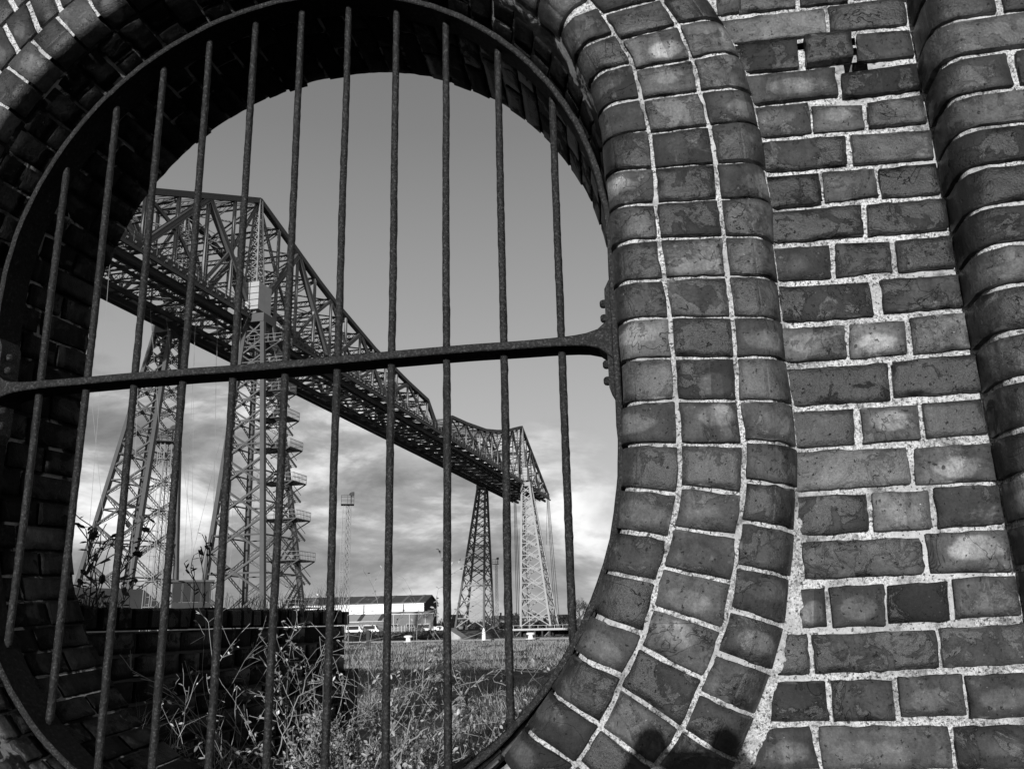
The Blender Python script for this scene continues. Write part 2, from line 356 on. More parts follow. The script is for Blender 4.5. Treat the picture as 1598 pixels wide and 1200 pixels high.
def brick_mesh(name, S, nu, nv, depth, seed, rag=.0016, edge=.0017, groove=None, proud=0, jx=.0, rim=None):
    """S(a,b)->(point, normal); face grid with rounded ragged rim and a skirt; local origin at the face centre"""
    e = .016
    A = [0, e]+[e+(1-2*e)*(i+1)/(nu) for i in range(nu-1)]+[1-e, 1]
    if groove is not None: A += [groove-.008, groove, groove+.008]
    A = sorted(set(A)); B = [0, e*1.3]+[e*1.3+(1-2.6*e)*(i+1)/nv for i in range(nv-1)]+[1-e*1.3, 1]
    c0, _ = S(.5, .5); c0 = Vector(c0)
    na, nb = len(A), len(B); V = []; UVs = []
    for j, b in enumerate(B):
        for i, a in enumerate(A):
            p, n = S(a, b); p = Vector(p); n = Vector(n)
            onA = i in (0, na-1); onB = j in (0, nb-1)
            d = proud + n3(p, 30, seed)*.0013 + n3(p, 9, seed)*.0012
            if onA or onB: d -= edge*(.8+1.3*n3(p, 45, seed+1))
            if onA and onB: d -= edge*.7
            if groove is not None and abs(a-groove) < .001: d -= .0007
            q = p+n*d
            if onA or onB:
                pi, _ = S(min(max(a, .06), .94), min(max(b, .09), .91)); dirn = (Vector(pi)-p)
                if dirn.length > 1e-6:
                    q += dirn.normalized()*(rag*(.25+1.5*n3(p, 75, seed+3)+1.4*n3(p, 24, seed+4)+1.6*max(0, n3(p, 40, seed+7)-.25)*4) + (rag*1.1 if (onA and onB) else 0))
            V.append(q-c0); UVs.append((a, b))
    Fs = [(j*na+i, j*na+i+1, (j+1)*na+i+1, (j+1)*na+i) for j in range(nb-1) for i in range(na-1)]
    bd = [i for i in range(na)]+[j*na+na-1 for j in range(1, nb)]+[(nb-1)*na+i for i in range(na-2, -1, -1)]+[j*na for j in range(nb-2, 0, -1)]
    base = len(V)
    for k in bd:
        a, b = UVs[k]; p, n = S(a, b); V.append(V[k]-Vector(n)*depth); UVs.append((a, b))
    nbd = len(bd)
    for k in range(nbd):
        k2 = (k+1) % nbd; Fs.append((bd[k], base+k, base+k2, bd[k2]))
    # orientation
    f0 = Fs[len(Fs)//2 if False else 0]; nrm = (V[f0[1]]-V[f0[0]]).cross(V[f0[3]]-V[f0[0]])
    if nrm.dot(Vector(S(.1, .1)[1])) < 0: Fs = [tuple(reversed(f)) for f in Fs]
    me = bpy.data.meshes.new(name); me.from_pydata([tuple(v) for v in V], [], Fs); me.update()
    uvl = me.uv_layers.new(name='face'); idx = np.zeros(len(me.loops), dtype=np.int32); me.loops.foreach_get('vertex_index', idx)
    uvl.data.foreach_set('uv', np.array(UVs, dtype=np.float32)[idx].ravel())
    nf = (na-1)*(nb-1); sm = [True]*nf+[False]*(len(Fs)-nf); me.polygons.foreach_set('use_smooth', sm)
    return me, c0
def add_brick(parent, S, nu=6, nv=4, depth=.03, mat=M_BRICK, **k):
    sd_ = rnd.random()*90
    me, c0 = brick_mesh('brick', S, nu, nv, depth, sd_, **k)
    return link('brick', me, mat, parent, c0)
def quad_surface(tl, tr, br, bl, y, tiltx=0, tiltz=0, bow=0):
    tl, tr, br, bl = map(Vector, (tl, tr, br, bl))
    def S(a, b):
        top = tl.lerp(tr, a); bot = bl.lerp(br, a); p = bot.lerp(top, b)
        return Vector((p.x, y+tiltx*(a-.5)+tiltz*(b-.5), p.y)), Vector((0, -1, 0))
    return S

PF = -.065; PR = .045
def xa(z): return .495+.024*min(max((2.75-z)/1.1, 0), 1)
wall = empty('brick_wall', (0, 0, 0))
tag(wall, 'weathered brick wall with a moulded oval opening around the iron bars', 'wall')

# ---- recessed panel right of the opening
sm_proud = {7: .014}                       # one loosened header stands out of the face
for i, q in enumerate(PANEL):
    q = list(q)
    for j in (0, 2, 4, 6): q[j] = min(q[j], .519)
    if q[2] > .475:
        for j in (2, 4): q[j] = max(q[j], xa(q[j+1])-.004)
    mid = (q[0]+q[4])/2
    # keep clear of the moulding's quarter round where it meets the panel
    S = quad_surface((q[0], q[1]), (q[2], q[3]), (q[4], q[5]), (q[6], q[7]), .05, rnd.uniform(-.0035, .0035), rnd.uniform(-.004, .004))
    w_ = abs(q[2]-q[0])
    if q[0] < .21 and q[1] > 1.75: S = quad_surface((q[0]-.016, q[1]), (q[2], q[3]), (q[4], q[5]), (q[6]-.016, q[7]), .05, 0, rnd.uniform(-.004, .004))
    add_brick(wall, S, nu=max(5, int(w_/.014)), nv=5, depth=.035 if i != 7 else .07, proud=sm_proud.get(i, rnd.uniform(-.0015, .0035)))
# more courses above and below the frame
zt = 2.875
for k in range(9):
    z0, z1 = zt+.005+k*.075, zt+.071+k*.075
    xs = [.19, .35, .512] if k % 2 else [.19, .30, .405, .512]
    for a, b in zip(xs[:-1], xs[1:]):
        add_brick(wall, quad_surface((a+.004, z1), (b-.004, z1), (b-.004, z0), (a+.004, z0), .05), nu=4, nv=3)
    xe = CX+math.sqrt(max(1.085**2-(z0-ZU)**2, 0)); b = .19
    while b-xe > .04:
        a = max(b-(.15 if k % 2 else .22), xe) if b-xe < .30 else b-(.15 if k % 2 else .22)
        if a < -.11: break
        add_brick(wall, quad_surface((a+.004, z1), (b-.004, z1), (b-.004, z0), (a+.004, z0), .05), nu=4, nv=3); b = a
zt = 1.284
for k in range(5):
    z1, z0 = zt-.006-k*.075, zt-.072-k*.075
    xs = [.19-.05*k-.15, .19, .35, .512] if k % 2 == 0 else [.19-.05*k-.15, .15, .30, .405, .512]
    for a, b in zip(xs[:-1], xs[1:]):
        add_brick(wall, quad_surface((a+.004, z1), (b-.004, z1), (b-.004, z0), (a+.004, z0), .05), nu=4, nv=3)

# ---- profile of the surround: face, quarter rounds on both sides
def ring_pt(t, r, y):
    x, z = stad(t, r); return Vector((x, y, z))
def ring_dir(t):
    x0, z0 = stad(t, 0.0); x1, z1 = stad(t, 1.0); return Vector((x1-x0, 0, z1-z0))
RQ = .050
def col1(t0s, t1s, t0f, t1f):
    """bullnose brick between the reveal (side s) and column joint 1 (side f)"""
    def S(a, b):
        # a: 0 at joint 1 on the face -> 1 deep in the reveal
        ts = t0s+(t1s-t0s)*b; tf = t0f+(t1f-t0f)*b
        rs = rin(ts); r1 = rj(tf, T_1, R_1, .862); RQ = rq(ts)
        flat = (r1-.0035)-(rs+RQ); L1 = flat; L2 = RQ*math.pi/2; L3 = .045; T = L1+L2+L3; d = a*T
        if d < L1: r = r1-.0035-d; y = 0; n = (0, -1); fr = d/(L1+RQ)
        elif d < L1+L2:
            ph = (d-L1)/RQ; r = rs+RQ-RQ*math.sin(ph); y = RQ-RQ*math.cos(ph); n = (-math.sin(ph), -math.cos(ph)); fr = (L1+RQ*math.sin(ph))/(L1+RQ)
        else: r = rs; y = RQ+d-L1-L2; n = (-1, 0); fr = 1
        t = tf+(ts-tf)*fr; D = ring_dir(t)
        return ring_pt(t, r, y), D*n[0]+Vector((0, n[1], 0))
    return S
def rj(t, T, Rr, far):
    t = (t+180) % 420-180
    return float(np.interp(t, T[::-1]+[90, 120], Rr[::-1]+[Rr[0], far])) if t > T[-1] else float(np.interp(t, [-120, -60, T[-1]], [far, far, Rr[-1]]))
def col2(t0a, t1a, t0b, t1b):
    def S(a, b):
        ta = t0a+(t1a-t0a)*b; tb = t0b+(t1b-t0b)*b
        ra = rj(ta, T_1, R_1, .862)+.0035; rb = rj(tb, T_2, R_2, .965)-.0035
        return ring_pt(ta+(tb-ta)*a, ra+(rb-ra)*a, 0), Vector((0, -1, 0))
    return S
def col3(t0a, t1a, t0b, t1b):
    def S(a, b):
        ta = t0a+(t1a-t0a)*b; tb = t0b+(t1b-t0b)*b
        ra = rj(ta, T_2, R_2, .965)+.0035; rb = rj(tb, T_3, R_3, 1.067)
        L1 = rb-ra-RQ; L2 = RQ*math.pi/2; d = a*(L1+L2)
        if d < L1: r = ra+d; y = 0; n = (0, -1); fr = d/(L1+RQ)
        else:
            ph = (d-L1)/RQ; r = ra+L1+RQ*math.sin(ph); y = RQ-RQ*math.cos(ph); n = (math.sin(ph), -math.cos(ph)); fr = (L1+RQ*math.sin(ph))/(L1+RQ)
        t = ta+(tb-ta)*fr; D = ring_dir(t)
        return ring_pt(t, r, y), D*n[0]+Vector((0, n[1], 0))
    return S
surround = empty('brick_surround', (CX, 0, 2.15)); surround.parent = wall
def put(S, **k):
    o = add_brick(surround, S, **k); o.location = Vector(o.location)-Vector((CX, 0, 2.15)); return o
G = .55
def rows(T, step, lo, hi):
    """extend a list of joints (descending) to cover [lo,hi]"""
    u = list(T)
    while u[0] < hi: u.insert(0, u[0]+step)
    while u[-1] > lo: u.append(u[-1]-step)
    return u
NR = len(T_1)
for k in range(NR-1):                      # the rows seen at right
    g = G*rnd.uniform(.38, .68)
    T1b = [t-d for t, d in zip(T_1, [1.6, 1.4, 1.2, .5, .5]+[0]*30)][:12]+[-3.1, -8.1, -13.0, -17.7, -22.3, -27.1, -32.0, -36.9, -41.2]
    T2b = T_2[:12]+[-2.8, -6.9, -11.1, -15.6, -19.8, -24.3, -28.4, -32.3, -36.4]
    put(col1(T_S[k+1]+g, T_S[k]-g, T_1[k+1]+g*.9, T_1[k]-g*.9), nu=10, nv=4, groove=.42, proud=rnd.uniform(-.001, .003), depth=.04)
    put(col2(T1b[k+1]+g*.85, T1b[k]-g*.85, T_2[k+1]+g*.8, T_2[k]-g*.8), nu=6, nv=5, proud=rnd.uniform(-.002, .003), depth=.04)
    put(col3(T2b[k+1]+g*.8, T2b[k]-g*.8, T_3[k+1]+g*.7, T_3[k]-g*.7), nu=9, nv=4, groove=.42, proud=rnd.uniform(-.001, .003), depth=.04)
t = T_S[0]
while t < 420+T_S[-1]-4.5:                 # the rest of the ring
    t2 = t+5.65; mid = (t+t2)/2; g = .28
    f0, f1 = (T_1[0]+(t-T_S[0]) , T_1[0]+(t2-T_S[0])) if t < 80 else (t, t2)
    put(col1(t+g, t2-g, t+g, t2-g), nu=8, nv=3, groove=.42, depth=.04, proud=rnd.uniform(-.003, .003))
    t = t2
for cfun, Ta, Tb, st in ((col2, [T_1[0]-1.6, -41.2], T_2, 4.7), (col3, [T_2[0], -36.4], T_3, 4.2)):
    a0, b0 = Ta[0], Tb[0]
    a1, b1 = Ta[-1]+420, Tb[-1]+420
    nn = int(((a1+b1)/2-(a0+b0)/2)/st)
    for k in range(nn):
        fa0, fa1 = k/nn, (k+1)/nn; g = .45
        put(cfun(a0+(a1-a0)*fa0+g, a0+(a1-a0)*fa1-g, b0+(b1-b0)*fa0+g, b0+(b1-b0)*fa1-g), nu=4, nv=2, depth=.04)
# ---- bricks of the reveal (soffit, jambs and sill), front and behind the ring
def rev(t0, t1, y0, y1):
    def S(a, b):
        t = t0+(t1-t0)*b; y = y0+(y1-y0)*a
        f = min(max((y-.04)/.11, 0), 1); r = rin(t)*(1-f)+(.75 if rin(t) > .75 else rin(t))*f; f = min(max((y-.15)/.02, 0), 1); r = r*(1-f)+.742*f
        f = min(max((y-.2)/.25, 0), 1); r = r*(1-f)+.714*f
        D = ring_dir(t); return ring_pt(t, r, y), -D
    return S
reveal = empty('brick_reveal', (CX, .25, 2.15)); reveal.parent = wall
t = 0; k = 0
while t < 417:
    t2 = t+4.94; g = .30
    s0 = rq((t+t2)/2)+.053
    segs = [(s0, .5*s0+.085), (.5*s0+.093, .235), (.243, .345), (.353, .452)] if k % 2 else [(s0, .152), (.160, .285), (.293, .452)]
    for y0, y1 in segs:
        j = rnd.uniform(-.012, .012)
        o = add_brick(reveal, rev(t+g, t2-g, y0, min(y1, .448)+ (rnd.uniform(-.004, .014) if y1 > .44 else 0)), nu=4, nv=3, depth=.03, mat=M_BRICK if (y0 < .12 and 255 < t < 400) else M_BRICK_SHADE, proud=rnd.uniform(-.0025, .0025), rag=.0022, edge=.0028)  # front sill keeps the lit brick, the rest has shade in its colour
        o.location = Vector(o.location)-Vector((CX, .25, 2.15))
    t = t2; k += 1
# ---- right-hand pier: rounded arris and flush face
ZR = [1.6+(z-1.6)*1.0243 for z in (2.597, 2.525, 2.452, 2.385, 2.314, 2.2415, 2.171, 2.101, 2.0235, 1.9475, 1.8685, 1.800, 1.730, 1.663)]
while ZR[0] < 3.5: ZR.insert(0, ZR[0]+.074)
while ZR[-1] > .9: ZR.append(ZR[-1]-.073)
XA = .512
def pier_round(z0, z1, w):
    def S(a, b):
        L0 = .075; L2 = PR*math.pi/2; L1 = w-PR; d = a*(L0+L2+L1); z = z0+(z1-z0)*b; X = xa(z)
        if d < L0: return Vector((X, PF+PR+L0-d, z)), Vector((-1, 0, 0))
        if d < L0+L2:
            ph = (d-L0)/PR; return Vector((X+PR-PR*math.cos(ph), PF+PR-PR*math.sin(ph), z)), Vector((-math.cos(ph), -math.sin(ph), 0))
        return Vector((X+PR+(d-L0-L2), PF, z)), Vector((0, -1, 0))
    return S
for k in range(len(ZR)-1):
    z1, z0 = ZR[k]-.005, ZR[k+1]+.005; w = .108 if k % 2 == (len([z for z in ZR if z > 2.43]) % 2) else .215
    near = 1.5 < z0 < 2.9
    add_brick(wall, pier_round(z0, z1, w), nu=9 if near else 5, nv=4 if near else 2, groove=(.075+PR*1.5)/(.075+PR*math.pi/2+w-PR), depth=.04, proud=rnd.uniform(-.001, .004))
    x = xa(z0)+w+.010
    for q in range(2):
        w2 = .108 if (k+q) % 2 else .215
        add_brick(wall, quad_surface((x, z1), (x+w2, z1), (x+w2, z0), (x, z0), PF, 0, 0), nu=4, nv=3, proud=rnd.uniform(-.002, .003)); x += w2+.010

# ------------------------------------------------------------------ mortar bodies
def rough_sheet(name, rows_, mat, parent, amp=.0016, closed=False):
    V = []; nb = len(rows_[0])
    for r_ in rows_:
        for p, n in r_:
            p = Vector(p); n = Vector(n)
            V.append(tuple(p+n*(amp*(n3(p, 95)+.8*n3(p, 33, 2)+.5*n3(p, 9, 5)))))
    nr = len(rows_); Fs = []
    for i in range(nr if closed else nr-1):
        i2 = (i+1) % nr
        for j in range(nb-1): Fs.append((i*nb+j, i*nb+j+1, i2*nb+j+1, i2*nb+j))
    me = bpy.data.meshes.new(name); me.from_pydata(V, [], Fs); me.update(); me.polygons.foreach_set('use_smooth', [True]*len(me.polygons))
    return link(name, me, mat, parent)
RC = .009      # how far joints lie back
def sweep_profile(t, fine):
    rs = rin(t); r1 = rj(t, T_1, R_1, .862); r3 = rj(t, T_3, R_3, 1.067)
    P = []
    def add(r, y, nr, ny): P.append((r, y, nr, ny))
    z_ = stad(t, 1.0)[1]; wf = .034 if False else .010+.030*min(1, max(0, (1.80-stad(t, r3)[1])/.12))
    step = .005 if fine else .03
    r = r3+wf
    add(r, .0565, 0, -1); add(r3+wf*.6, .0505 if wf > .02 else .055, .4, -.9); add(r3-.001, .045, .7, -.7)
    for ph in np.linspace(1.25, 0, 8 if fine else 4):
        add(r3-RQ+(RQ-RC)*math.sin(ph), RQ-(RQ-RC)*math.cos(ph), math.sin(ph), -math.cos(ph))
    n_ = 46 if fine else 6
    q = rq(t); qi = max(q-RC, .0005); qy = max(q, RC+.0005)
    for r in np.linspace(r3-RQ-.004, rs+q+.004, n_): add(r, RC, 0, -1)
    for ph in np.linspace(0, math.pi/2, 9 if fine else 5):
        add(rs+q-qi*math.sin(ph)+(.004 if q < .02 else 0)*math.sin(ph), qy-(qy-RC)*math.cos(ph), -math.sin(ph), -math.cos(ph))
    return P
def sweep(fine, t0, t1, dt):
    R_ = []
    t = t0
    while True:
        P = sweep_profile(t, fine); D = ring_dir(t); row = []
        for r, y, nr, ny in P: row.append((ring_pt(t, r, y), D*nr+Vector((0, ny, 0))))
        R_.append(row)
        if t >= t1-1e-6: break
        t = min(t+dt, t1)
    return R_
rough_sheet('mortar', sweep(True, -60, 70, .42), M_MORTAR, wall, .0022)
rough_sheet('mortar', sweep(False, 70, 300, 3), M_MORTAR, wall)
def rev_rows(t0, t1, dt):
    R_ = []; t = t0
    while True:
        row = []
        for y in list(np.linspace(rq(t)+.004, .455, 34)):
            f = min(max((y-.04)/.11, 0), 1); r = rin(t)*(1-f)+(.75 if rin(t) > .75 else rin(t))*f; f = min(max((y-.15)/.02, 0), 1); r = r*(1-f)+.742*f
            f = min(max((y-.2)/.25, 0), 1); r = r*(1-f)+.714*f
            row.append((ring_pt(t, r+.0055, y), -ring_dir(t)))
        R_.append(row)
        if t >= t1-1e-6: break
        t = min(t+dt, t1)
    return R_
rough_sheet('mortar', rev_rows(0, 420, 1.2), M_MORTAR_SHADE, wall, .003)
# panel bed
holes = [(.2875, 2.695, .007), (.386, 2.634, .009), (.386, 2.668, .006), (.386, 2.690, .006), (.374, 2.633, .008), (.398, 2.631, .008)]
rw = []
for z_ in np.arange(.9, 3.6, .0055 ):
    if z_ > 2.95 or z_ < 1.25:
        if int(z_*1000) % 4: pass
    row = []
    for x_ in np.arange(-.12, .533, .0055):
        d = 0
        for hx, hz_, hr in holes:
            q = math.hypot(x_-hx, z_-hz_)/hr
            if q < 1.0: d = 9
        row.append((Vector((x_, .05+RC+d, z_)), Vector((0, -1, 0))))
    rw.append(row)
# only keep the bed outside the surround: cut by radius
def cut_rows(name, rows_, mat, parent, amp):
    nb = len(rows_[0]); V = []; keep = []
    for r_ in rows_:
        for p, n in r_:
            V.append(tuple(Vector(p)+Vector(n)*(amp*(n3(p, 95)+.8*n3(p, 33, 2)+.5*n3(p, 9, 5)))))
            zz = min(max(p[2], ZL), ZU); keep.append(math.hypot(p[0]-CX, p[2]-zz) > 1.045 and p[1] < 1)
    Fs = []
    for i in range(len(rows_)-1):
        for j in range(nb-1):
            f = (i*nb+j, i*nb+j+1, (i+1)*nb+j+1, (i+1)*nb+j)
            if all(keep[q] for q in f): Fs.append(f)
    me = bpy.data.meshes.new(name); me.from_pydata(V, [], Fs); me.update(); me.polygons.foreach_set('use_smooth', [True]*len(me.polygons))
    return link(name, me, mat, parent)
cut_rows('mortar', rw, M_MORTAR, wall, .0022)
# pier bed
def pier_prof(z_):
    X = xa(z_)
    P = [((X+.004, .08), (-1, 0)), ((X+RC, .05), (-1, 0)), ((X+RC, .02), (-1, 0)), ((X+RC, PF+PR), (-1, 0))]
    for ph in np.linspace(.1, math.pi/2, 8): P.append(((X+PR-(PR-RC)*math.cos(ph), PF+PR-(PR-RC)*math.sin(ph)), (-math.cos(ph), -math.sin(ph))))
    for x_ in np.arange(.006, .40, .007): P.append(((X+PR+x_, PF+RC), (0, -1)))
    return P
rough_sheet('mortar', [[(Vector((p[0], p[1], z_)), Vector((n[0], n[1], 0))) for p, n in pier_prof(z_)] for z_ in np.arange(.9, 3.6, .007)], M_MORTAR, wall, .0022)

# ---- the rest of the wall: plain body with further openings to the left, whose light falls on the grass
m = MT('distant brickwork', .85, .2)
bt = m.n('ShaderNodeTexBrick'); mp = m.n('ShaderNodeMapping'); mp.inputs['Rotation'].default_value = (rad(90), 0, 0); m.l(m.tc.outputs['Object'], mp.inputs[0]); m.l(mp.outputs[0], bt.inputs['Vector'])
bt.inputs['Color1'].default_value = (.08, .08, .08, 1); bt.inputs['Color2'].default_value = (.13, .13, .13, 1); bt.inputs['Mortar'].default_value = (.5, .5, .5, 1)
bt.inputs['Scale'].default_value = 1; bt.inputs['Brick Width'].default_value = .225; bt.inputs['Row Height'].default_value = .075; bt.inputs['Mortar Size'].default_value = .005
s_ = m.n('ShaderNodeSeparateColor'); m.l(bt.outputs['Color'], s_.inputs[0]); m.col(m.math('MULTIPLY', s_.outputs[0], m.math('MULTIPLY_ADD', m.noise(18, 6, .7), 1.2, .4)))
m.bump(m.math('SUBTRACT', m.math('MULTIPLY', m.noise(60, 4, .7), .4), bt.outputs['Fac']), .8, .004)
M_FARBRICK = m.m
ZT, ZB = 4.25, -.3
def holed(cx, x0, x1, y, r, flip):
    n = 84; V = []; Fs = []
    for k in range(n):
        t = 420*k/n; a, b = stad(t, r); a += cx-CX
        # push outwards to the rectangle
        mx, mz = cx, 2.15; dx, dz = a-mx, b-mz
        s = min([(x1-mx)/dx if dx > 1e-6 else 1e9, (x0-mx)/dx if dx < -1e-6 else 1e9, (ZT-mz)/dz if dz > 1e-6 else 1e9, (ZB-mz)/dz if dz < -1e-6 else 1e9])
        V += [(a, y, b), (mx+dx*s, y, mz+dz*s)]
    for k in range(n):
        k2 = (k+1) % n; f = (2*k, 2*k+1, 2*k2+1, 2*k2); Fs.append(f if flip else tuple(reversed(f)))
    # corner fillers
    return V, Fs
def corner_fill(V, Fs, x0, x1, y):
    for cx_ in (x0, x1):
        for cz_ in (ZB, ZT):
            on = [i for i in range(1, len(V), 2)]
            a = [i for i in on if abs(V[i][0]-cx_) < 1e-4]; b = [i for i in on if abs(V[i][2]-cz_) < 1e-4]
            if a and b:
                ia = min(a, key=lambda i: abs(V[i][2]-cz_)); ib = min(b, key=lambda i: abs(V[i][0]-cx_))
                if ia != ib: V.append((cx_, y, cz_)); Fs.append((ia, len(V)-1, ib))
mb = MB()
centres = [CX, CX-2.9, CX-5.8, CX-8.7, CX-11.6]
for i, c_ in enumerate(centres):
    xl = c_-1.45; xr = c_+1.45 if i else (.53)
    V, Fs = holed(c_, xl, xr, .0595 if i else .105, 1.08 if i == 0 else .75, True)
    corner_fill(V, Fs, xl, xr, .0595 if i else .105)
    if i == 0:      # the panel right of the surround has its own bed: leave a strip there out
        pass
    mb.add(V, Fs)
    V, Fs = holed(c_, xl, c_+1.45, .456, .722, False); corner_fill(V, Fs, xl, c_+1.45, .456); mb.add(V, Fs)
    if i:
        n = 84; b0 = []
        vv = []; ff = []
        for k in range(n):
            a, b = stad(420*k/n, .75); a2, b2 = stad(420*k/n, .722)
            vv += [(a+c_-CX, .0595, b), (a2+c_-CX, .456, b2)]
        for k in range(n): k2 = (k+1) % n; ff.append((2*k, 2*k+1, 2*k2+1, 2*k2))
        mb.add(vv, ff)
mb.box(CX+1.452, 7.5, .07, .4558, ZB, ZT)
mb.box(XA+.42, 7.5, PF+.0045, .069, ZB, ZT)
mb.box(.53, XA+.419, PF+.02, .069, 3.58, ZT); mb.box(.53, XA+.419, PF+.02, .069, ZB, .905)
mb.box(centres[-1]-1.45, 7.5, -.03, .48, ZT, ZT+.09)
mb.build('masonry', M_FARBRICK, wall)


# ------------------------------------------------------------------ iron grille
grille = empty('window_grille', (CX, .16, 2.15)); GO = Vector((CX, .16, 2.15))
tag(grille, 'rusty black iron grille of upright round bars in an oval frame with one crossbar', 'grille')
def ring_mesh(name, ro, ri, y0, y1, n=220):
    V = []; Fs = []
    for k in range(n):
        t = 420*k/n; w = .0016*n3((math.cos(t)*3, math.sin(t/66)*9, 0), 3.1, 4)+.0012*n3((t*.3, 1, 2), 1, 5)
        ee = .0022
        for r, y in ((ro, y0+ee), (ro-ee, y0), (ri+ee, y0+w*.5), (ri, y0+ee), (ri, y1), (ro, y1)):
            V.append(tuple(ring_pt(t, r+w, y)-GO))
    for k in range(n):
        k2 = (k+1) % n
        for j in range(6):
            j2 = (j+1) % 6; Fs.append((6*k+j, 6*k+j2, 6*k2+j2, 6*k2+j))
    me = bpy.data.meshes.new(name); me.from_pydata(V, [], Fs); me.update(); return me
fm = ring_mesh('frame', .742, .7285, .150, .226); fm.materials.append(M_IRON); fm.materials.append(M_IRON_SHADE)
fm.polygons.foreach_set('material_index', [(0 if (i % 6) in (0, 1, 2, 5) else 1) for i in range(len(fm.polygons))])  # inner and back faces take the iron with painted shade
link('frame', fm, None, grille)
BY = .193; ZC = 2.153
def bar_mesh(x, z0, z1, seed, top_r=None):
    r0 = .0083; n = 12; zs = np.arange(z0, z1, .012); V = []; Fs = []
    rows_ = []
    for z_ in list(zs)+[z1]:
        ce = .0024*n3((seed, 0, z_*2.3), 1); ce2 = .0012*n3((seed+9, 0, z_*2.1), 1)
        e_ = min(z_-z0, z1-z_); rr = r0*(1 if e_ > .01 else .86)
        rows_.append([(ce+rr*(1+.15*n3((math.cos(a)*2, math.sin(a)*2, z_*60), 1, seed)+.09*n3((math.cos(a), math.sin(a), z_*14), 1, seed))*math.cos(a),
                       ce2+rr*(1+.09*n3((math.cos(a)*2, math.sin(a)*2, z_*60), 1, seed))*math.sin(a), z_) for a in [2*math.pi*k/n for k in range(n)]])
    V = [p for r_ in rows_ for p in r_]
    for i in range(len(rows_)-1):
        for k in range(n): Fs.append((i*n+k, i*n+(k+1) % n, (i+1)*n+(k+1) % n, (i+1)*n+k))
    Fs.append(tuple(reversed(range(n)))); b = (len(rows_)-1)*n; Fs.append(tuple(b+k for k in range(n)))
    me = bpy.data.meshes.new('bar'); me.from_pydata(V, [], Fs); me.update(); me.polygons.foreach_set('use_smooth', [True]*len(me.polygons)); return me
for k in range(11):
    x = -.235-.1248*k; dx = abs(x-CX); h = math.sqrt(.7295**2-dx*dx); zt_, zb_ = ZU+h, ZL-h
    link('bar', bar_mesh(x, zb_-.002-2.15, zt_+.002-2.15, k*3.3), M_IRON, grille, Vector((x, BY, 2.15))-GO)
# crossbar: flat bar on edge, flared into the frame at both ends
V = []; Fs = []; xs = [CX-.7285+.0]+list(np.linspace(CX-.70, CX+.70, 60))+[CX+.7285]
prof = []
for x in xs:
    e_ = .7285-abs(x-CX); fl = .030*math.exp(-e_/.022)+.006*math.exp(-e_/.06)
    zc = ZC+.0012*math.sin(x*9)+.001*n3((x*8, 0, 0), 1); a, b = zc-.0085-fl, zc+.0085+fl
    y0, y1 = .156, .226
    prof.append([(x, y0, a+.002), (x, y0, b-.002), (x, y0+.002, b), (x, y1, b), (x, y1, a), (x, y0+.002, a)])
for i, p in enumerate(prof):
    V += [tuple(Vector(q)-GO) for q in p]
for i in range(len(prof)-1):
    for j in range(6): j2 = (j+1) % 6; Fs.append((6*i+j, 6*i+j2, 6*i+6+j2, 6*i+6+j))
me = bpy.data.meshes.new('crossbar'); me.from_pydata(V, [], Fs); me.update(); me.materials.append(M_IRON); me.materials.append(M_IRON_SHADE)
me.polygons.foreach_set('material_index', [(1 if (i % 6) in (2, 3, 4) else 0) for i in range(len(me.polygons))]); link('crossbar', me, None, grille)  # top, underside and back take the iron with painted shade
# splice plates where the crossbar meets the frame, with four bolt heads each
for sgn in (1, -1):
    n = 26; V = []; Fs = []
    for k in range(n+1):
        z_ = ZC-.125+.25*k/n; e_ = min(k, n-k)/n*.25; th = .011*min(1, (e_+.002)/.022)
        zz = min(max(z_, ZL), ZU); rr = math.sqrt(max(.7285**2-(z_-zz)**2, 0)); xo = CX+sgn*(rr+.001); xi = CX+sgn*(rr-th)
        V += [tuple(Vector(q)-GO) for q in ((xo, .160, z_), (xi, .160, z_), (xi, .222, z_), (xo, .222, z_))]
    for k in range(n):
        for j in range(4): j2 = (j+1) % 4; f = (4*k+j, 4*k+j2, 4*k+4+j2, 4*k+4+j); Fs.append(f if sgn < 0 else tuple(reversed(f)))
    Fs += [(0, 1, 2, 3), tuple(4*n+q for q in (3, 2, 1, 0))]
    me = bpy.data.meshes.new('splice_plate'); me.from_pydata(V, [], Fs); me.update(); pl = link('splice_plate', me, M_IRON, grille)
    for dz in (-.085, -.05, .05, .082):
        mb = MB(); x0 = CX+sgn*.7175; mb.tube([(x0+sgn*.004, 0, 0), (x0-sgn*.006, 0, 0), (x0-sgn*.010, 0, 0), (x0-sgn*.0125, 0, 0)], [.0095, .0098, .0085, .005], 8)
        me = mb.mesh('bolt'); me.transform(Matrix.Translation((-CX, .185-.16, ZC+dz-2.15))); link('bolt', me, M_IRON, pl)


# ------------------------------------------------------------------ transporter bridge
M_STEEL = plain('bridge paint', .07, .55, .3, .4, .4)
M_CHORD = plain('dark chord paint', .05, .6, .3, .4, .3)  # chords darker than the other bridge steel
M_POST = plain('pale lit post paint', .20, .55, .3, .4, .4)  # bridge posts paler than the girders: sunlight put into their colour
M_PALE = plain('pale sunlit paint', .30, .6, .2, .5, .3)  # on the far legs the paleness is sunlight put into the colour
M_BOX = plain('housing boards', .36, .8, .25, .6)
M_DARKST = plain('dark steel', .05, .6, .3, 1)
BA = .0460; BP = Vector((-61.9, 111.9, 0))
ba = Vector((math.sin(BA), math.cos(BA), 0)); br = Vector((ba.y, -ba.x, 0))
bridge = empty('transporter_bridge', tuple(BP))
bridge.rotation_euler = (0, 0, -BA)
tag(bridge, 'long steel transporter bridge with two lattice towers across the river', 'bridge')
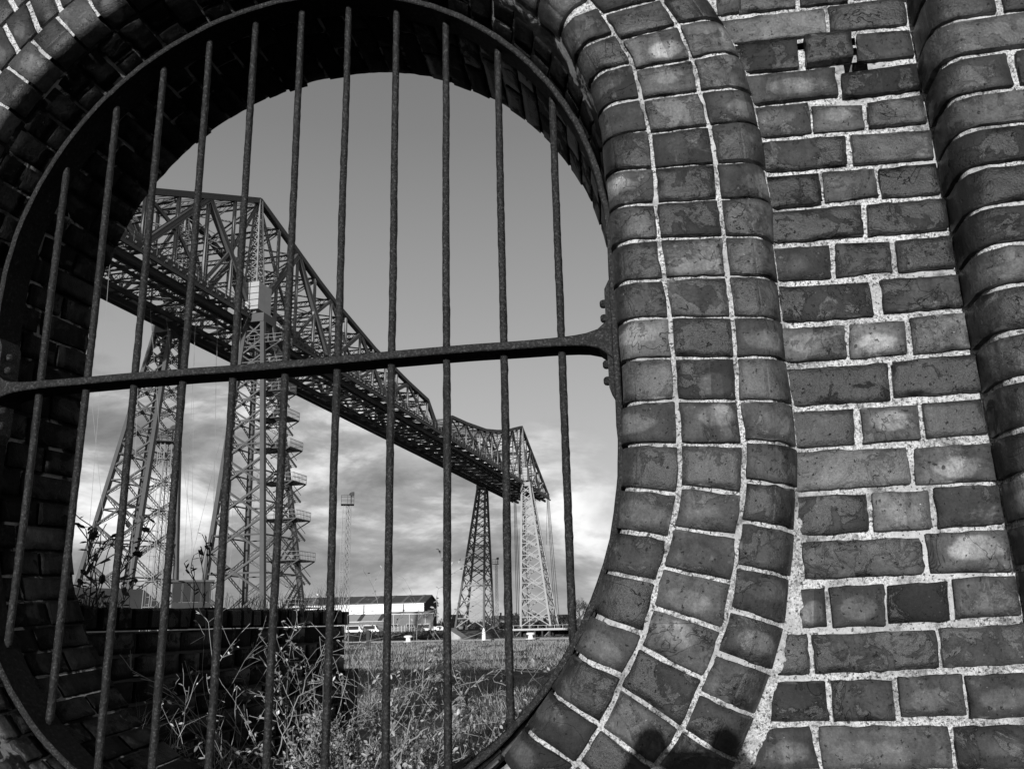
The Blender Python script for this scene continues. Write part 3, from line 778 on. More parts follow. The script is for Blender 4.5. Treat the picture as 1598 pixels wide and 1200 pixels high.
# local frame of the bridge: x across (right positive), y along, z up
WT = 13.0; ZBm = 46.5; ZTm = 65.5; SP = 174.0; LA = 41.5
def top_z(s):
    s = min(s, SP-s) if s > 87 else s
    if s < -LA: return ZBm
    if s <= 0: return float(np.interp(s, [-LA, 0], [ZBm+.8, ZTm]))
    return float(np.interp(s, [0, 9.5, 20.8, 27.3, 46.3, 65, 78, 84, 87], [65.5, 63.0, 59.9, 58.4, 55.0, 53.0, 52.0, 47.2, 47.2]))
def laced(mb, a, b, w, h, d=.12, n=None, up=(0, 0, 1)):
    """open lattice strut: two flanges with zig-zag lacing"""
    a = Vector(a); b = Vector(b); D = (b-a); Ln = D.length; D.normalize(); up = Vector(up)
    if abs(D.dot(up)) > .95: up = Vector((1, 0, 0))
    x = D.cross(up).normalized(); y = x.cross(D).normalized()
    for s_ in (-1, 1): mb.bar(a+y*s_*h/2, b+y*s_*h/2, w, d, up)
    n = n or max(3, int(Ln/h*.9))
    for k in range(n):
        p = a+D*Ln*k/n; q = a+D*Ln*(k+1)/n; s_ = 1 if k % 2 else -1
        mb.bar(p+y*s_*h/2, q-y*s_*h/2, d*.7, d*.7); mb.bar(p-y*s_*h/2, q+y*s_*h/2, d*.7, d*.7)
def part(mb, name, mat=None, parent=None): return mb.build(name, mat or M_STEEL, parent or bridge)
nodes = [6.5*k for k in range(-6, 33)]
nodes = [s for s in nodes if -LA <= s <= 84.6]+[SP-s for s in [6.5*k for k in range(-6, 13)] if -LA <= s <= 84.6][::-1]
nodes = sorted(set([round(s, 2) for s in nodes]+[round(-LA, 2), round(SP+LA, 2), 84.5, 89.5]))
for side in (0, -WT):
    lb = 'truss_girder'
    mb = MB()      # bottom chord with its rail girder and footway edge
    mb.bar((side, -LA-1, ZBm), (side, SP+LA+1, ZBm), .7, 1.15)
    mb.bar((side+(-1.2 if side == 0 else 1.2), -LA, ZBm-1.3), (side+(-1.2 if side == 0 else 1.2), SP+LA, ZBm-1.3), .5, .8)
    mb.bar((side+(.85 if side == 0 else -.85), -LA, ZBm-1.0), (side+(.85 if side == 0 else -.85), SP+LA, ZBm-1.0), .22, .45)
    g = part(mb, 'bottom_chord', M_CHORD)
    pts = [(s, top_z(s)) for s in [-LA, -26, -13, 0, 9.5, 20.8, 27.3, 39, 46.3, 58.5, 65, 71.5, 78, 84.5]]
    for f in (lambda s: s, lambda s: SP-s):
        mb = MB()
        for (s0, z0), (s1, z1) in zip(pts[:-1], pts[1:]): mb.bar((side, f(s0), z0), (side, f(s1), z1), .85, .8)
        part(mb, 'top_chord', M_CHORD)
    mb = MB()
    for s in nodes:      # hangers and posts
        zt_ = top_z(s)
        if zt_-ZBm < 1.5: continue
        if s in (0, SP): continue
        near = s < 100
        mj = abs((s if s < 87 else SP-s) % 13) < .1
        mb = MB()
        if near: laced(mb, (side, s, ZBm+.5), (side, s, zt_-.3), .34, .42, .1, n=int((zt_-ZBm)/1.0), up=(0, 1, 0))
        else: mb.bar((side, s, ZBm+.5), (side, s, zt_-.3), .32, .32)
        part(mb, 'post', M_POST)
    def diag(s0, z0, s1, z1, w=.55):
        mb = MB()
        if min(s0, s1) < 60: laced(mb, (side, s0, z0), (side, s1, z1), w, w, .16, n=int(Vector((s1-s0, z1-z0)).length/1.1), up=(1, 0, 0) if False else (0, 0, 1))
        mb.bar((side, s0, z0), (side, s1, z1), w*.9, w*.55)
        part(mb, 'diagonal')
    for f in (lambda s: s, lambda s: SP-s):
        for s0, s1 in ((13, 0), (13, 26), (39, 26), (39, 52), (65, 52), (65, 78), (-13, 0), (-13, -26), (-33, -26)):
            diag(f(s0), top_z(s0)-.3, f(s1), ZBm+.3, .75 if abs(s0) == 13 else .55)
        for s0, s1 in ((19.5, 26), (6.5, 0), (32.5, 26), (45.5, 52), (58.5, 52), (71.5, 78), (-6.5, 0), (-19.5, -26)):
            zm0 = (top_z(s0)+ZBm)/2; diag(f(s0), zm0, f(s1), top_z(s1)-.4, .34)
            base_s = {19.5: 13, 6.5: 13, 32.5: 39, 45.5: 39, 58.5: 65, 71.5: 65, -6.5: -13, -19.5: -13}[s0]
            diag(f(s0), zm0, f(base_s), ZBm+.4, .3)
# cross frames between the two trusses
for s in nodes:
    zt_ = top_z(s); near = s < 95
    if zt_-ZBm < 1.2: continue
    mb = MB(); big = abs((s if s < 87 else SP-s) % 13) < .1
    if near:
        laced(mb, (-WT, s, zt_-.5), (0, s, zt_-.5), .5, .9, .13, n=14)
        laced(mb, (-WT, s, (zt_+ZBm)/2), (0, s, (zt_+ZBm)/2), .4, .7, .11, n=16)
    else:
        mb.bar((-WT, s, zt_-.5), (0, s, zt_-.5), .3, .35); mb.bar((-WT, s, zt_-1.4), (0, s, zt_-1.4), .15, .15); mb.bar((-WT, s, (zt_+ZBm)/2), (0, s, (zt_+ZBm)/2), .25, .3)
    if zt_-ZBm > 6 or True:
        zm = (zt_+ZBm)/2
        mb.bar((-WT, s, zt_-.9), (0, s, zm), .1 if not near else .14); mb.bar((-WT, s, zm), (0, s, zt_-.9), .1 if not near else .14)
    part(mb, 'cross_frame')
# lateral bracing in the top and bottom planes
for a, b in zip(nodes[:-1], nodes[1:]):
    if b-a < 3: continue
    mb = MB()
    mb.bar((-WT, a, ZBm-.2), (0, b, ZBm-.2), .26, .4); mb.bar((0, a, ZBm-.2), (-WT, b, ZBm-.2), .26, .4)
    (laced(mb, (-WT, a, ZBm-.3), (0, a, ZBm-.3), .25, .9, .12, n=13) if a < 100 else mb.bar((-WT, a, ZBm-.3), (0, a, ZBm-.3), .4, .7))
    mb.bar((-WT, (a+b)/2, ZBm-.9), (0, (a+b)/2, ZBm-.9), .2, .3)
    part(mb, 'lateral_brace', M_CHORD)
    if top_z(a)-ZBm > 1.2 and top_z(b)-ZBm > 1.2 and abs(b-a) < 8:
        mb = MB()
        za, zb = top_z(a)-.4, top_z(b)-.4
        mb.bar((-WT, a, za), (0, b, zb), .22); mb.bar((0, a, za), (-WT, b, zb), .22)
        part(mb, 'top_brace')
# rails, walkway and handrail along the bottom
mb = MB()
for x in (-3.2, -9.8): mb.bar((x, -LA, ZBm-.9), (x, SP+LA, ZBm-.9), .35, .6)
mb.bar((-5.2, -LA, ZBm-.75), (-5.2, SP+LA, ZBm-.75), .9, .1); mb.bar((-2.2, -LA, ZBm-.55), (-2.2, SP+LA, ZBm-.55), .9, .1); mb.bar((-10.8, -LA, ZBm-.55), (-10.8, SP+LA, ZBm-.55), .9, .1)
part(mb, 'runway', M_CHORD)
mb = MB()
for x in (.75, -WT-.75):
    for z_ in (.7, 1.2): mb.bar((x, -LA, ZBm+z_), (x, SP+LA, ZBm+z_), .06)
    for s in np.arange(-LA, SP+LA, 2.2): mb.bar((x, s, ZBm-.4), (x, s, ZBm+1.2), .07)
    for s in np.arange(-LA, 80, 1.5): mb.bar((x-.2, s, ZBm-.7), (x+.2, s, ZBm-.2), .25, .35)
part(mb, 'handrail')
# towers: four legs, each a tapering lattice of four corner posts
def leg(side, s0, base_z, matl, mats_low=None):
    """inner side upright, outer side battered"""
    sg = 1 if side == 0 else -1; tin = side-.1*sg; ztop = ZBm-1.6
    def cor(z, i, j):      # i: 0 inner 1 outer ; j: 0 near 1 far
        f = 1-(z-base_z)/(ztop-base_z)
        nr_ = s0 < 50; xo = (2.7+(6.0 if nr_ else 6.6)*f)*sg; hs = 1.35+((6.0 if j == 0 else 2.8) if nr_ else 4.7)*f
        return Vector((tin+(xo if i else 0)-((.9 if nr_ else .3)*sg*f if not i else 0), s0+(hs if j else -hs), z))
    L_ = None
    for i in (0, 1):
        for j in (0, 1):
            mb = MB(); a, b = cor(base_z, i, j), cor(ztop, i, j)
            mb.bar(a, b, .62, .62, up=(0, 1, 0))
            part(mb, 'tower_post', matl)
    zs = [base_z]; h = 6.1*(1); zc = base_z+.3
    lv = [0, .128, .245, .352, .450, .540, .622, .697, .766, .829, .887, .94, 1.0]
    zl = [base_z+(ztop-base_z)*q for q in lv]
    for k in range(len(zl)-1):
        z0, z1 = zl[k], zl[k+1]; zm = (z0+z1)/2; w = .30 if z0 < 25 else .24
        mb = MB()
        for c0, c1 in (((0, 0), (1, 0)), ((1, 0), (1, 1)), ((0, 1), (1, 1)), ((0, 0), (0, 1))):
            A0, A1, B0, B1 = cor(z0, *c0), cor(z1, *c0), cor(z0, *c1), cor(z1, *c1)
            if s0 < 50:
                if c0[1] == 0 and c1[1] == 0: mb.bar(A0, B1, w*.9); mb.bar(B0, A1, w*.9); mb.bar(cor(zm, *c0), cor(zm, *c1), w*.7)
                else:
                    laced(mb, A0, B1, w*.35, w*1.3, .06, n=12, up=(0, 0, 1)); laced(mb, B0, A1, w*.35, w*1.3, .06, n=12); mb.bar(cor(zm, *c0), cor(zm, *c1), w*.6)
            else:
                mb.bar(A0, B1, w*.9); mb.bar(B0, A1, w*.9); mb.bar(cor(zm, *c0), cor(zm, *c1), w*.8)
            mid = (A0+B1+B0+A1)/4; nrm = (B0-A0).cross(A1-A0).normalized()
            mb.bar(mid-nrm*.05, mid+nrm*.05, .55, .55)
        part(mb, 'tower_bracing', M_PALE if (s0 > 50 and z0 < 14) else matl)  # lower far bracing paler: sunlight painted in
    mb = MB()
    mb.box(min(tin-.3*sg, tin+3.0*sg), max(tin-.3*sg, tin+3.0*sg), s0-1.75, s0+1.75, ztop, ztop+1.3); part(mb, 'tower_cap', matl)
    mb = MB(); c = [cor(base_z, i, j) for i in (0, 1) for j in (0, 1)]
    for p in c: mb = MB(); mb.box(p.x-.9, p.x+.9, p.y-.9, p.y+.9, base_z-3.0, base_z); part(mb, 'tower_footing', M_DARKST)
    # lattice post above the leg, up to the peak
    mb = MB(); xm = side
    for i in (-1, 1):
        for j in (-1, 1): mb.bar((xm+i*1.25, s0+j*1.25, ZBm), (xm+i*.35, s0+j*.35, ZTm), .2)
    n = 16
    for k in range(n):
        f0, f1 = k/n, (k+1)/n; w0 = 1.25-.9*f0; w1 = 1.25-.9*f1; z0 = ZBm+(ZTm-ZBm)*f0; z1 = ZBm+(ZTm-ZBm)*f1
        for q in ((-1, -1, 1, -1), (1, -1, 1, 1), (1, 1, -1, 1), (-1, 1, -1, -1)):
            mb.bar((xm+q[0]*w0, s0+q[1]*w0, z0), (xm+q[2]*w1, s0+q[3]*w1, z1), .11); mb.bar((xm+q[2]*w0, s0+q[3]*w0, z0), (xm+q[0]*w1, s0+q[1]*w1, z1), .11)
            mb.bar((xm+q[0]*w0, s0+q[1]*w0, z0), (xm+q[2]*w0, s0+q[3]*w0, z0), .11)
    part(mb, 'peak_post', M_POST)
    # boarded housing round the post
    if side == 0:
        hb = MB(); hb.box(xm-.95, xm+2.0, s0-2.0, s0+1.7, ZBm+.3, ZBm+4.6); b_ = part(hb, 'housing', M_BOX)
        hb = MB()
        for q in range(4): hb.box(xm-1.0, xm+2.05, s0-2.06, s0-2.0, ZBm+.75+q*1.0, ZBm+.83+q*1.0)
        hb.box(xm+.5, xm+.6, s0-2.07, s0-2.0, ZBm+.3, ZBm+4.6); part(hb, 'board_joints', M_DARKST, b_)
leg(0, 0, 0, M_STEEL); leg(-WT, 0, 0, M_STEEL); leg(0, SP, -.3, M_PALE); leg(-WT, SP, -.3, M_STEEL)  # far right leg pale all over: sunlight put into its colour
# staircase on the river side of the near right leg
def leg_out(z): f = 1-z/45.; return 2.7+6.0*f
st = [3.9, 10.2, 15.8, 21.0, 25.8, 30.2, 34.2, 38.0, 41.6]
for k, z in enumerate(st):
    mb = MB(); f = 1-z/45.; xs_ = leg_out(z)-.6; x0 = leg_out(z)-2.6; x1 = leg_out(z)+2.9; hs = 1.35+2.8*f; ya, yb = -1.8, hs-.6
    yb = max(yb, 1.4)
    mb.box(x0, x1, ya, yb, z-.14, z)
    mb.bar((xs_+.6, ya, z-1.6), (x1-.1, ya, z-.1), .13); mb.bar((xs_+.6, yb, z-1.6), (x1-.1, yb, z-.1), .13)
    p_ = part(mb, 'landing')
    mb = MB()
    for zz in (.55, 1.1): 
        for a, b in (((x0, ya), (x1, ya)), ((x1, ya), (x1, yb)), ((x1, yb), (x0, yb))): mb.bar((a[0], a[1], z+zz), (b[0], b[1], z+zz), .06)
    for q in range(11): mb.bar((x1, ya+(yb-ya)*q/10, z), (x1, ya+(yb-ya)*q/10, z+1.1), .05)
    for q in range(6): mb.bar((x0+(x1-x0)*q/5, ya, z), (x0+(x1-x0)*q/5, ya, z+1.1), .05); mb.bar((x0+(x1-x0)*q/5, yb, z), (x0+(x1-x0)*q/5, yb, z+1.1), .05)
    part(mb, 'railing', M_POST, p_)
    if k+1 < len(st):
        z2 = st[k+1]; zm = (z+z2)/2; mb = MB()
        for xo, (pa, pb) in ((xs_+.4, ((ya+.3, z), (yb-.5, zm))), (xs_+1.3, ((yb-.5, zm), (ya+.3, z2)))):
            sh = 0
            a = Vector((xo, pa[0], pa[1])); b = Vector((leg_out(pb[1])-.6+(xo-xs_), pb[0], pb[1]))
            mb.bar(a, b, .12, .28); mb.bar(a+Vector((.8, 0, 0)), b+Vector((.8, 0, 0)), .12, .28)
            mb.bar(a+Vector((0, 0, 1)), b+Vector((0, 0, 1)), .06); mb.bar(a+Vector((.8, 0, 1)), b+Vector((.8, 0, 1)), .06)
            nn = 12
            for q in range(nn):
                p = a.lerp(b, (q+.5)/nn); mb.bar(p, p+Vector((.8, 0, 0)), .22, .05)
        part(mb, 'stair_flight')
mb = MB(); mb.tube([(-.6, -2.4, 2), (-.6, -2.2, 43.5), (-.7, -2.2, 47.6), (-1.3, -2.2, 48.5), (-2.2, -2.2, 48.8)], .2, 8); part(mb, 'downpipe', M_POST)
# anchor cables at the ends and the hangers of the travelling car
mb = MB()
for e_, sg in ((SP+LA, 1),):
    for x in (0, -WT):
        for q in (-.35, 0, .35): mb.tube([(x+q, e_-.5, ZBm-.6), (x+q*2.5+(1.2 if x == 0 else -.4), e_+3+abs(q), 0)], .10, 4)
mb.tube([(0, SP+LA-2, ZBm), (-1.5, SP+LA+1, 29)], .06, 4)
part(mb, 'anchor_cable')
M_WIRE = plain('hanger wire', .28, .5, .1, 1)
hz_ = 12.0
for k, (x0, s0, x1, s1) in enumerate([(-2.6, -5, -5.4, 2), (-2.6, 3, -8, -3), (-2.6, 8, -5.2, 4), (-10.4, -6, -7.6, 3), (-10.4, 1, -4.5, -4), (-10.4, 7, -8, 6), (-2.8, -10, -7.6, -2), (-10.2, -10, -5.6, -6), (-2.6, 14, -6, 8), (-10.4, 14, -8, 10),
                                      (-2.6, -22, -5, -16), (-10.4, -24, -8, -15), (-2.6, -28, -5, -24), (-10.4, -30, -8, -26)]):
    mb = MB(); mb.tube([(x0, s0, ZBm-1.2), (x1*.9, s1, 1.5)], .026, 4, False); part(mb, 'hanger_cable', M_WIRE)
# ------------------------------------------------------------------ river, land
def sheet(name, pts, z, mat, loc=(0, 0, 0)):
    me = bpy.data.meshes.new(name); me.from_pydata([(x, y, z) for x, y in pts], [], [tuple(range(len(pts)))]); me.update(); o = link(name, me, mat); return o
m = MT('winter ground', .95, .1)
g_ = m.noise(.35, 6, .65); c = m.ramp(g_, [(.35, .05), (.5, .10), (.65, .20)]); c = m.math('MULTIPLY', c, m.math('MULTIPLY_ADD', m.noise(5, 5, .7), .9, .5)); m.col(c)
m.bump(m.noise(3, 6, .7), 1, .08); M_GROUND = m.m
m = MT('river water', .18, .5); m.col(.02); m.bump(m.noise(1.2, 5, .65, 0, 0, stretch=(1, .35, 1)), .7, .12); M_WATER = m.m
m = MT('far bank', .95, .1); c = m.ramp(m.noise(.5, 7, .7), [(.4, .03), (.55, .09), (.68, .25)]); m.col(c); m.bump(m.noise(2, 4, .7), 1, .3); M_BANK = m.m
o = sheet('river_water', [(-3000, 60), (3000, 60), (3000, 4000), (-3000, 4000)], -3.2, M_WATER); struct(o)
def P_img(x, d):   # helper for placing along the view: bearing from the lens at a distance
    b = math.atan((x-799)/1405.)-YAW; return Vector((math.sin(b)*d, math.cos(b)*d-DF, 0))
# near ground: gently uneven sheet to the quay edge
qa, qb = 74.0, 74.0
V = []; Fs = []; xs = np.concatenate([np.linspace(-400, -60, 10), np.linspace(-56, 12, 70), np.linspace(20, 300, 10)]); ys = np.concatenate([np.linspace(-30, -2, 8), np.linspace(-1, 40, 80), np.linspace(41, qa, 34)])
for y in ys:
    for x in xs: V.append((x, y, .05*n3((x, y, 0), .35)+.04*n3((x, y, 5), 1.1) - .0*y))
nx = len(xs)
for j in range(len(ys)-1):
    for i in range(nx-1): Fs.append((j*nx+i, j*nx+i+1, (j+1)*nx+i+1, (j+1)*nx+i))
me = bpy.data.meshes.new('ground'); me.from_pydata(V, [], Fs); me.update(); me.polygons.foreach_set('use_smooth', [True]*len(Fs)); struct(link('ground', me, M_GROUND))
mb = MB(); mb.box(-400, 300, qa-.2, qa+.5, -4, .12); M_STONE = plain('quay stone', .22, .9, .4, 1.2, bump=.03); struct(mb.build('quay_edge', M_STONE))
mb = MB(); mb.box(-140, -52.5, qa+.5, 135, -4, -.05); struct(mb.build('jetty_ground', M_GROUND))
# far bank: waterline a little nearer on the left
fb = [(-700, 268), (-150, 268), (-75, 262), (-62, 262), (-50, 281), (700, 281)]
mb = MB(); V = []; Fs = []
n = len(fb)
V = [(x, y, -3.4) for x, y in fb]+[(x, y+6, -1.2) for x, y in fb]+[(x, y+9, -1.0) for x, y in fb]+[(x, 4200, -1.0) for x, y in fb]
for r_ in range(3):
    for i in range(n-1): Fs.append((r_*n+i, r_*n+i+1, (r_+1)*n+i+1, (r_+1)*n+i))
me = bpy.data.meshes.new('far_bank'); me.from_pydata(V, [], Fs); me.update(); struct(link('far_bank', me, M_BANK))


# ------------------------------------------------------------------ things on both banks
def at(x, y, d):
    """point where the sight line through a spot of the photograph is d metres out; used once to survey the place"""
    v = R1*((x-799)/1360)+U1*((600-y)/1360)+F; k = d/math.hypot(v.x, v.y); return Vector((0, -DF, EYE))+v*k
M_WHITE = plain('white cladding', .85, .6, .08, .3)
M_ROOF = plain('dark sheet roof', .07, .6, .3, .3)
M_ROOFP = plain('pale sheet roof', .45, .6, .2, .5)
M_BR2 = plain('shed brick', .16, .9, .3, 1.5)
M_WOOD = plain('tarred timber', .045, .9, .4, 1.5)
M_GLASS = plain('dark glass', .03, .2, .2, 1)
M_GALV = plain('galvanised steel', .38, .5, .2, 2)
def frame_at(name, p, ang, label, cat, group=None):
    e_ = empty(name, tuple(p)); e_.rotation_euler = (0, 0, ang); tag(e_, label, cat, group); return e_
# warehouse with white side wall, gable to the right
gB = at(662, 960, 288); gB.z = -1.0
dirv = (at(440, 960, 288)-gB); dirv.z = 0; ang = math.atan2(dirv.y, dirv.x)-rad(16)
wh = frame_at('warehouse', gB, ang, 'long warehouse with a white side wall and dark ridged roof on the far bank', 'warehouse')
# local x along the building (to the left), local y towards the front is negative of depth
Lw, Dw, He, Hr = 46, 21, 8.8, 11.0
sgn = -1     # depth runs to local -y
mb = MB(); mb.box(0, Lw, -.15, 0, 0, He-.0); part(mb, 'side_wall', M_WHITE, wh)
mb = MB(); mb.add([(0, 0, 0), (0, -Dw, 0), (0, -Dw, He), (0, -Dw/2, Hr), (0, 0, He), (.2, 0, 0), (.2, -Dw, 0), (.2, -Dw, He), (.2, -Dw/2, Hr), (.2, 0, He)], [(0, 1, 2, 3, 4), (9, 8, 7, 6, 5), (0, 5, 6, 1), (1, 6, 7, 2), (2, 7, 8, 3), (3, 8, 9, 4), (4, 9, 5, 0)])
mb2 = MB(); V = [(x-.05, y, z) for x, y, z in mb.v]; mb2.add(V, mb.f); part(mb2, 'gable_wall', M_WOOD, wh)
mb = MB(); mb.add([(-.5, .5, He-.1), (Lw, .5, He-.1), (Lw, -Dw/2, Hr+.15), (-.5, -Dw/2, Hr+.15), (Lw, -Dw-.5, He-.1), (-.5, -Dw-.5, He-.1), (-.5, .5, He+.2), (Lw, .5, He+.2), (Lw, -Dw/2, Hr+.45), (-.5, -Dw/2, Hr+.45), (Lw, -Dw-.5, He+.2), (-.5, -Dw-.5, He+.2)],
       [(0, 3, 2, 1), (3, 5, 4, 2), (6, 7, 8, 9), (9, 8, 10, 11), (0, 1, 7, 6), (5, 11, 10, 4), (0, 6, 9, 3), (3, 9, 11, 5), (1, 2, 8, 7), (2, 4, 10, 8)])
part(mb, 'roof', M_ROOF, wh)
for q in range(9):
    mb = MB(); x = 1.5+q*5; mb.add([(x, .52, He+.21), (x+.9, .52, He+.21), (x+.9, -Dw/2, Hr+.47), (x, -Dw/2, Hr+.47), (x, .52, He+.27), (x+.9, .52, He+.27), (x+.9, -Dw/2, Hr+.53), (x, -Dw/2, Hr+.53)], [(4, 5, 6, 7), (0, 1, 5, 4), (0, 4, 7, 3), (1, 2, 6, 5), (2, 3, 7, 6)]); part(mb, 'rooflight', M_BR2, wh)
for x in (6.5, 19.5, 32): mb = MB(); mb.box(x, x+.3, .0, .2, 0, He-.3); part(mb, 'wall_post', M_WOOD, wh)
mb = MB(); mb.box(-.35, -.06, -15, -4.5, 4.8, 6.6); part(mb, 'gable_board', M_GALV, wh)
# brick sheds in front
def shed(x0, x1, ytop, yeave, d, label, wallm, roofm, nlight, posts, dep=7):
    a, b = at(x0, 960, d), at(x1, 960, d); zt_, ze = at((x0+x1)/2, ytop, d+dep).z, at((x0+x1)/2, yeave, d).z; a.z = b.z = -1
    Ln = (b-a).length; an = math.atan2(b.y-a.y, b.x-a.x); e_ = frame_at('brick_shed', a, an, label, 'shed')
    mb = MB(); mb.box(0, Ln, 0, dep, 0, ze+.95); part(mb, 'wall', wallm, e_)
    mb = MB(); mb.add([(-.3, -.4, ze+1), (Ln+.3, -.4, ze+1), (Ln+.3, dep, zt_+1), (-.3, dep, zt_+1), (-.3, -.4, ze+1.2), (Ln+.3, -.4, ze+1.2), (Ln+.3, dep, zt_+1.2), (-.3, dep, zt_+1.2)], [(0, 3, 2, 1), (4, 5, 6, 7), (0, 1, 5, 4), (1, 2, 6, 5), (2, 3, 7, 6), (3, 0, 4, 7)]); rf = part(mb, 'roof', roofm, e_)
    for q in range(nlight):
        x = Ln*(q+.75)/nlight; k = 1.0; mb = MB(); mb.add([(x-.6, -.41, ze+1.24), (x+.6, -.41, ze+1.24), (x+1.6+.6, dep, zt_+1.24), (x+1.6-.6, dep, zt_+1.24)], [(0, 1, 2, 3)]); part(mb, 'rooflight', M_ROOF, rf)
    for q in range(posts):
        x = Ln*(q+.5)/posts; mb = MB(); mb.box(x-.12, x+.12, -.3, -.02, 0, ze+.9); part(mb, 'downpipe', M_GALV, e_)
    for q in range(3):
        x = Ln*(q+.3)/3; mb = MB(); mb.box(x, x+2.2, -.06, -.02, 1.2, 2.4); w_ = part(mb, 'window', M_GALV, e_)
        mb = MB(); mb.box(x+.15, x+2.05, -.1, -.061, 1.35, 2.25); part(mb, 'pane', M_GLASS, w_)
shed(470, 600, 960, 971, 272, 'low shed with a pale sloping roof in front of the white warehouse wall', M_BR2, M_ROOFP, 4, 0)
shed(602, 676, 955, 958, 274, 'plain brick shed with a thin pale roof edge below the warehouse gable', M_BR2, M_ROOFP, 3, 3, 5)
# parked vans and cars on the far quay
def vehicle(x, d, kind, label, ang0=0):
    p = at(x, 980, d); p.z = -1.0; q = at(x+5, 980, d); e_ = frame_at('parked_'+kind, p, math.atan2(q.y-p.y, q.x-p.x)+ang0, label, kind, 'vehicles parked on the far quay')
    L2, H, hc = (2.5, 2.2, .9) if kind == 'van' else (2.1, 1.45, .85)
    mb = MB(); cab0 = -1.2 if kind == 'car' else -2.4; cab1 = .9 if kind == 'car' else 1.6
    prof = [(-L2, .35), (L2, .35), (L2, .75), (L2-.3, .95), (cab1+.4, 1.0), (cab1-.2, H), (cab0+.3, H), (cab0-.25 if kind == 'car' else -L2, 1.0), (-L2, .9)]
    V = [(x_, -.85, z_) for x_, z_ in prof]+[(x_, .85, z_) for x_, z_ in prof]; n = len(prof)
    mb.add(V, [tuple(range(n)), tuple(reversed(range(n, 2*n)))]+[(i, i+n, (i+1) % n+n, (i+1) % n) for i in range(n)]); part(mb, 'body', M_WHITE if rnd.random() < .7 else M_ROOF, e_)
    mb = MB(); mb.box(cab0+.3, cab1-.3, -.87, .87, 1.02, H-.15); part(mb, 'side_window', M_GLASS, e_)
    for wx in (-L2*.6, L2*.6):
        for wy in (-.8, .8): mb = MB(); mb.tube([(wx, wy-.1, .32), (wx, wy+.1, .32)], .32, 12); part(mb, 'wheel', M_GLASS, e_)
for x, k, l in ((552, 'van', 'white van parked leftmost before the low pale-roofed shed'), (566, 'car', 'small car just right of the leftmost white van'), (578, 'van', 'van parked in the middle of the pale-roofed shed front'), (590, 'car', 'pale car at the right end of the pale-roofed shed'),
                (652, 'car', 'car parked at the left below the warehouse gable'), (664, 'van', 'van parked below the warehouse gable board'), (675, 'car', 'car parked below the right corner of the warehouse'), (686, 'car', 'rightmost car parked past the warehouse corner')):
    vehicle(x, 270+rnd.uniform(-2, 1), k, l, rnd.uniform(-.3, .3))
fe = frame_at('quay_fence', (*at(611, 980, 268).xy, -1.0), 0, 'row of pale fence posts on the far quay before the brick shed', 'fence')
p0 = at(611, 980, 268); 
for q in range(8):
    p = at(611+q*5.2, 980, 268)-p0; mb = MB(); mb.box(p.x-.12, p.x+.12, p.y-.12, p.y+.12, 0, 1.7+.3*rnd.random()); part(mb, 'post', M_GALV, fe)
    if q:
        for z_ in (.6, 1.3): mb = MB(); mb.bar((pp.x, pp.y, z_), (p.x, p.y, z_), .06); part(mb, 'rail', M_GALV, fe)
    pp = p
# timber jetty and deck under the far tower
jt = empty('timber_jetty', tuple(BP)); jt.rotation_euler = (0, 0, -BA); tag(jt, 'dark timber jetty deck on raking piles under the far tower', 'jetty')
mb = MB(); mb.box(-WT-12, 24, SP-12, SP+11, -1.6, -1.0); part(mb, 'deck', M_WOOD, jt)
for q in range(16):
    x = -WT-11.5+q*2.3; mb = MB(); mb.box(x-.22, x+.22, SP-11.9, SP-11.4, -3.6, -1.6); part(mb, 'pile', M_WOOD, jt)
    if q % 2: mb = MB(); mb.bar((x-1.8, SP-11.6, -3.4), (x, SP-11.6, -1.7), .3); part(mb, 'raking_strut', M_BR2, jt)
mb = MB(); mb.box(-6, 22, SP-12.3, SP-12.02, -1.45, -.9); part(mb, 'fender_beam', M_GALV, jt)
for q in range(10):
    x = -4+q*2.6; mb = MB(); mb.box(x-.07, x+.07, SP-11.8, SP-11.66, -1, .1); part(mb, 'rail_post', M_GALV, jt)
mb = MB(); mb.box(-4, 20, SP-11.78, SP-11.7, .0, .1); part(mb, 'top_rail', M_GALV, jt)
rp = frame_at('slipway', (*at(700, 980, 262).xy, -1.0), 0, 'pale concrete slipway wedge beside the far left tower foot', 'slipway')
a, b = at(697, 980, 258)-at(700, 980, 262), at(724, 985, 256)-at(700, 980, 262)
mb = MB(); mb.add([(a.x, a.y, .9), (b.x, b.y, -2.2), (b.x, b.y+8, -2.2), (a.x, a.y+8, .9), (a.x, a.y, -2.4), (a.x, a.y+8, -2.4)], [(0, 1, 2, 3), (0, 4, 1), (3, 2, 5), (0, 3, 5, 4), (1, 4, 5, 2)]); part(mb, 'ramp', M_GALV, rp)
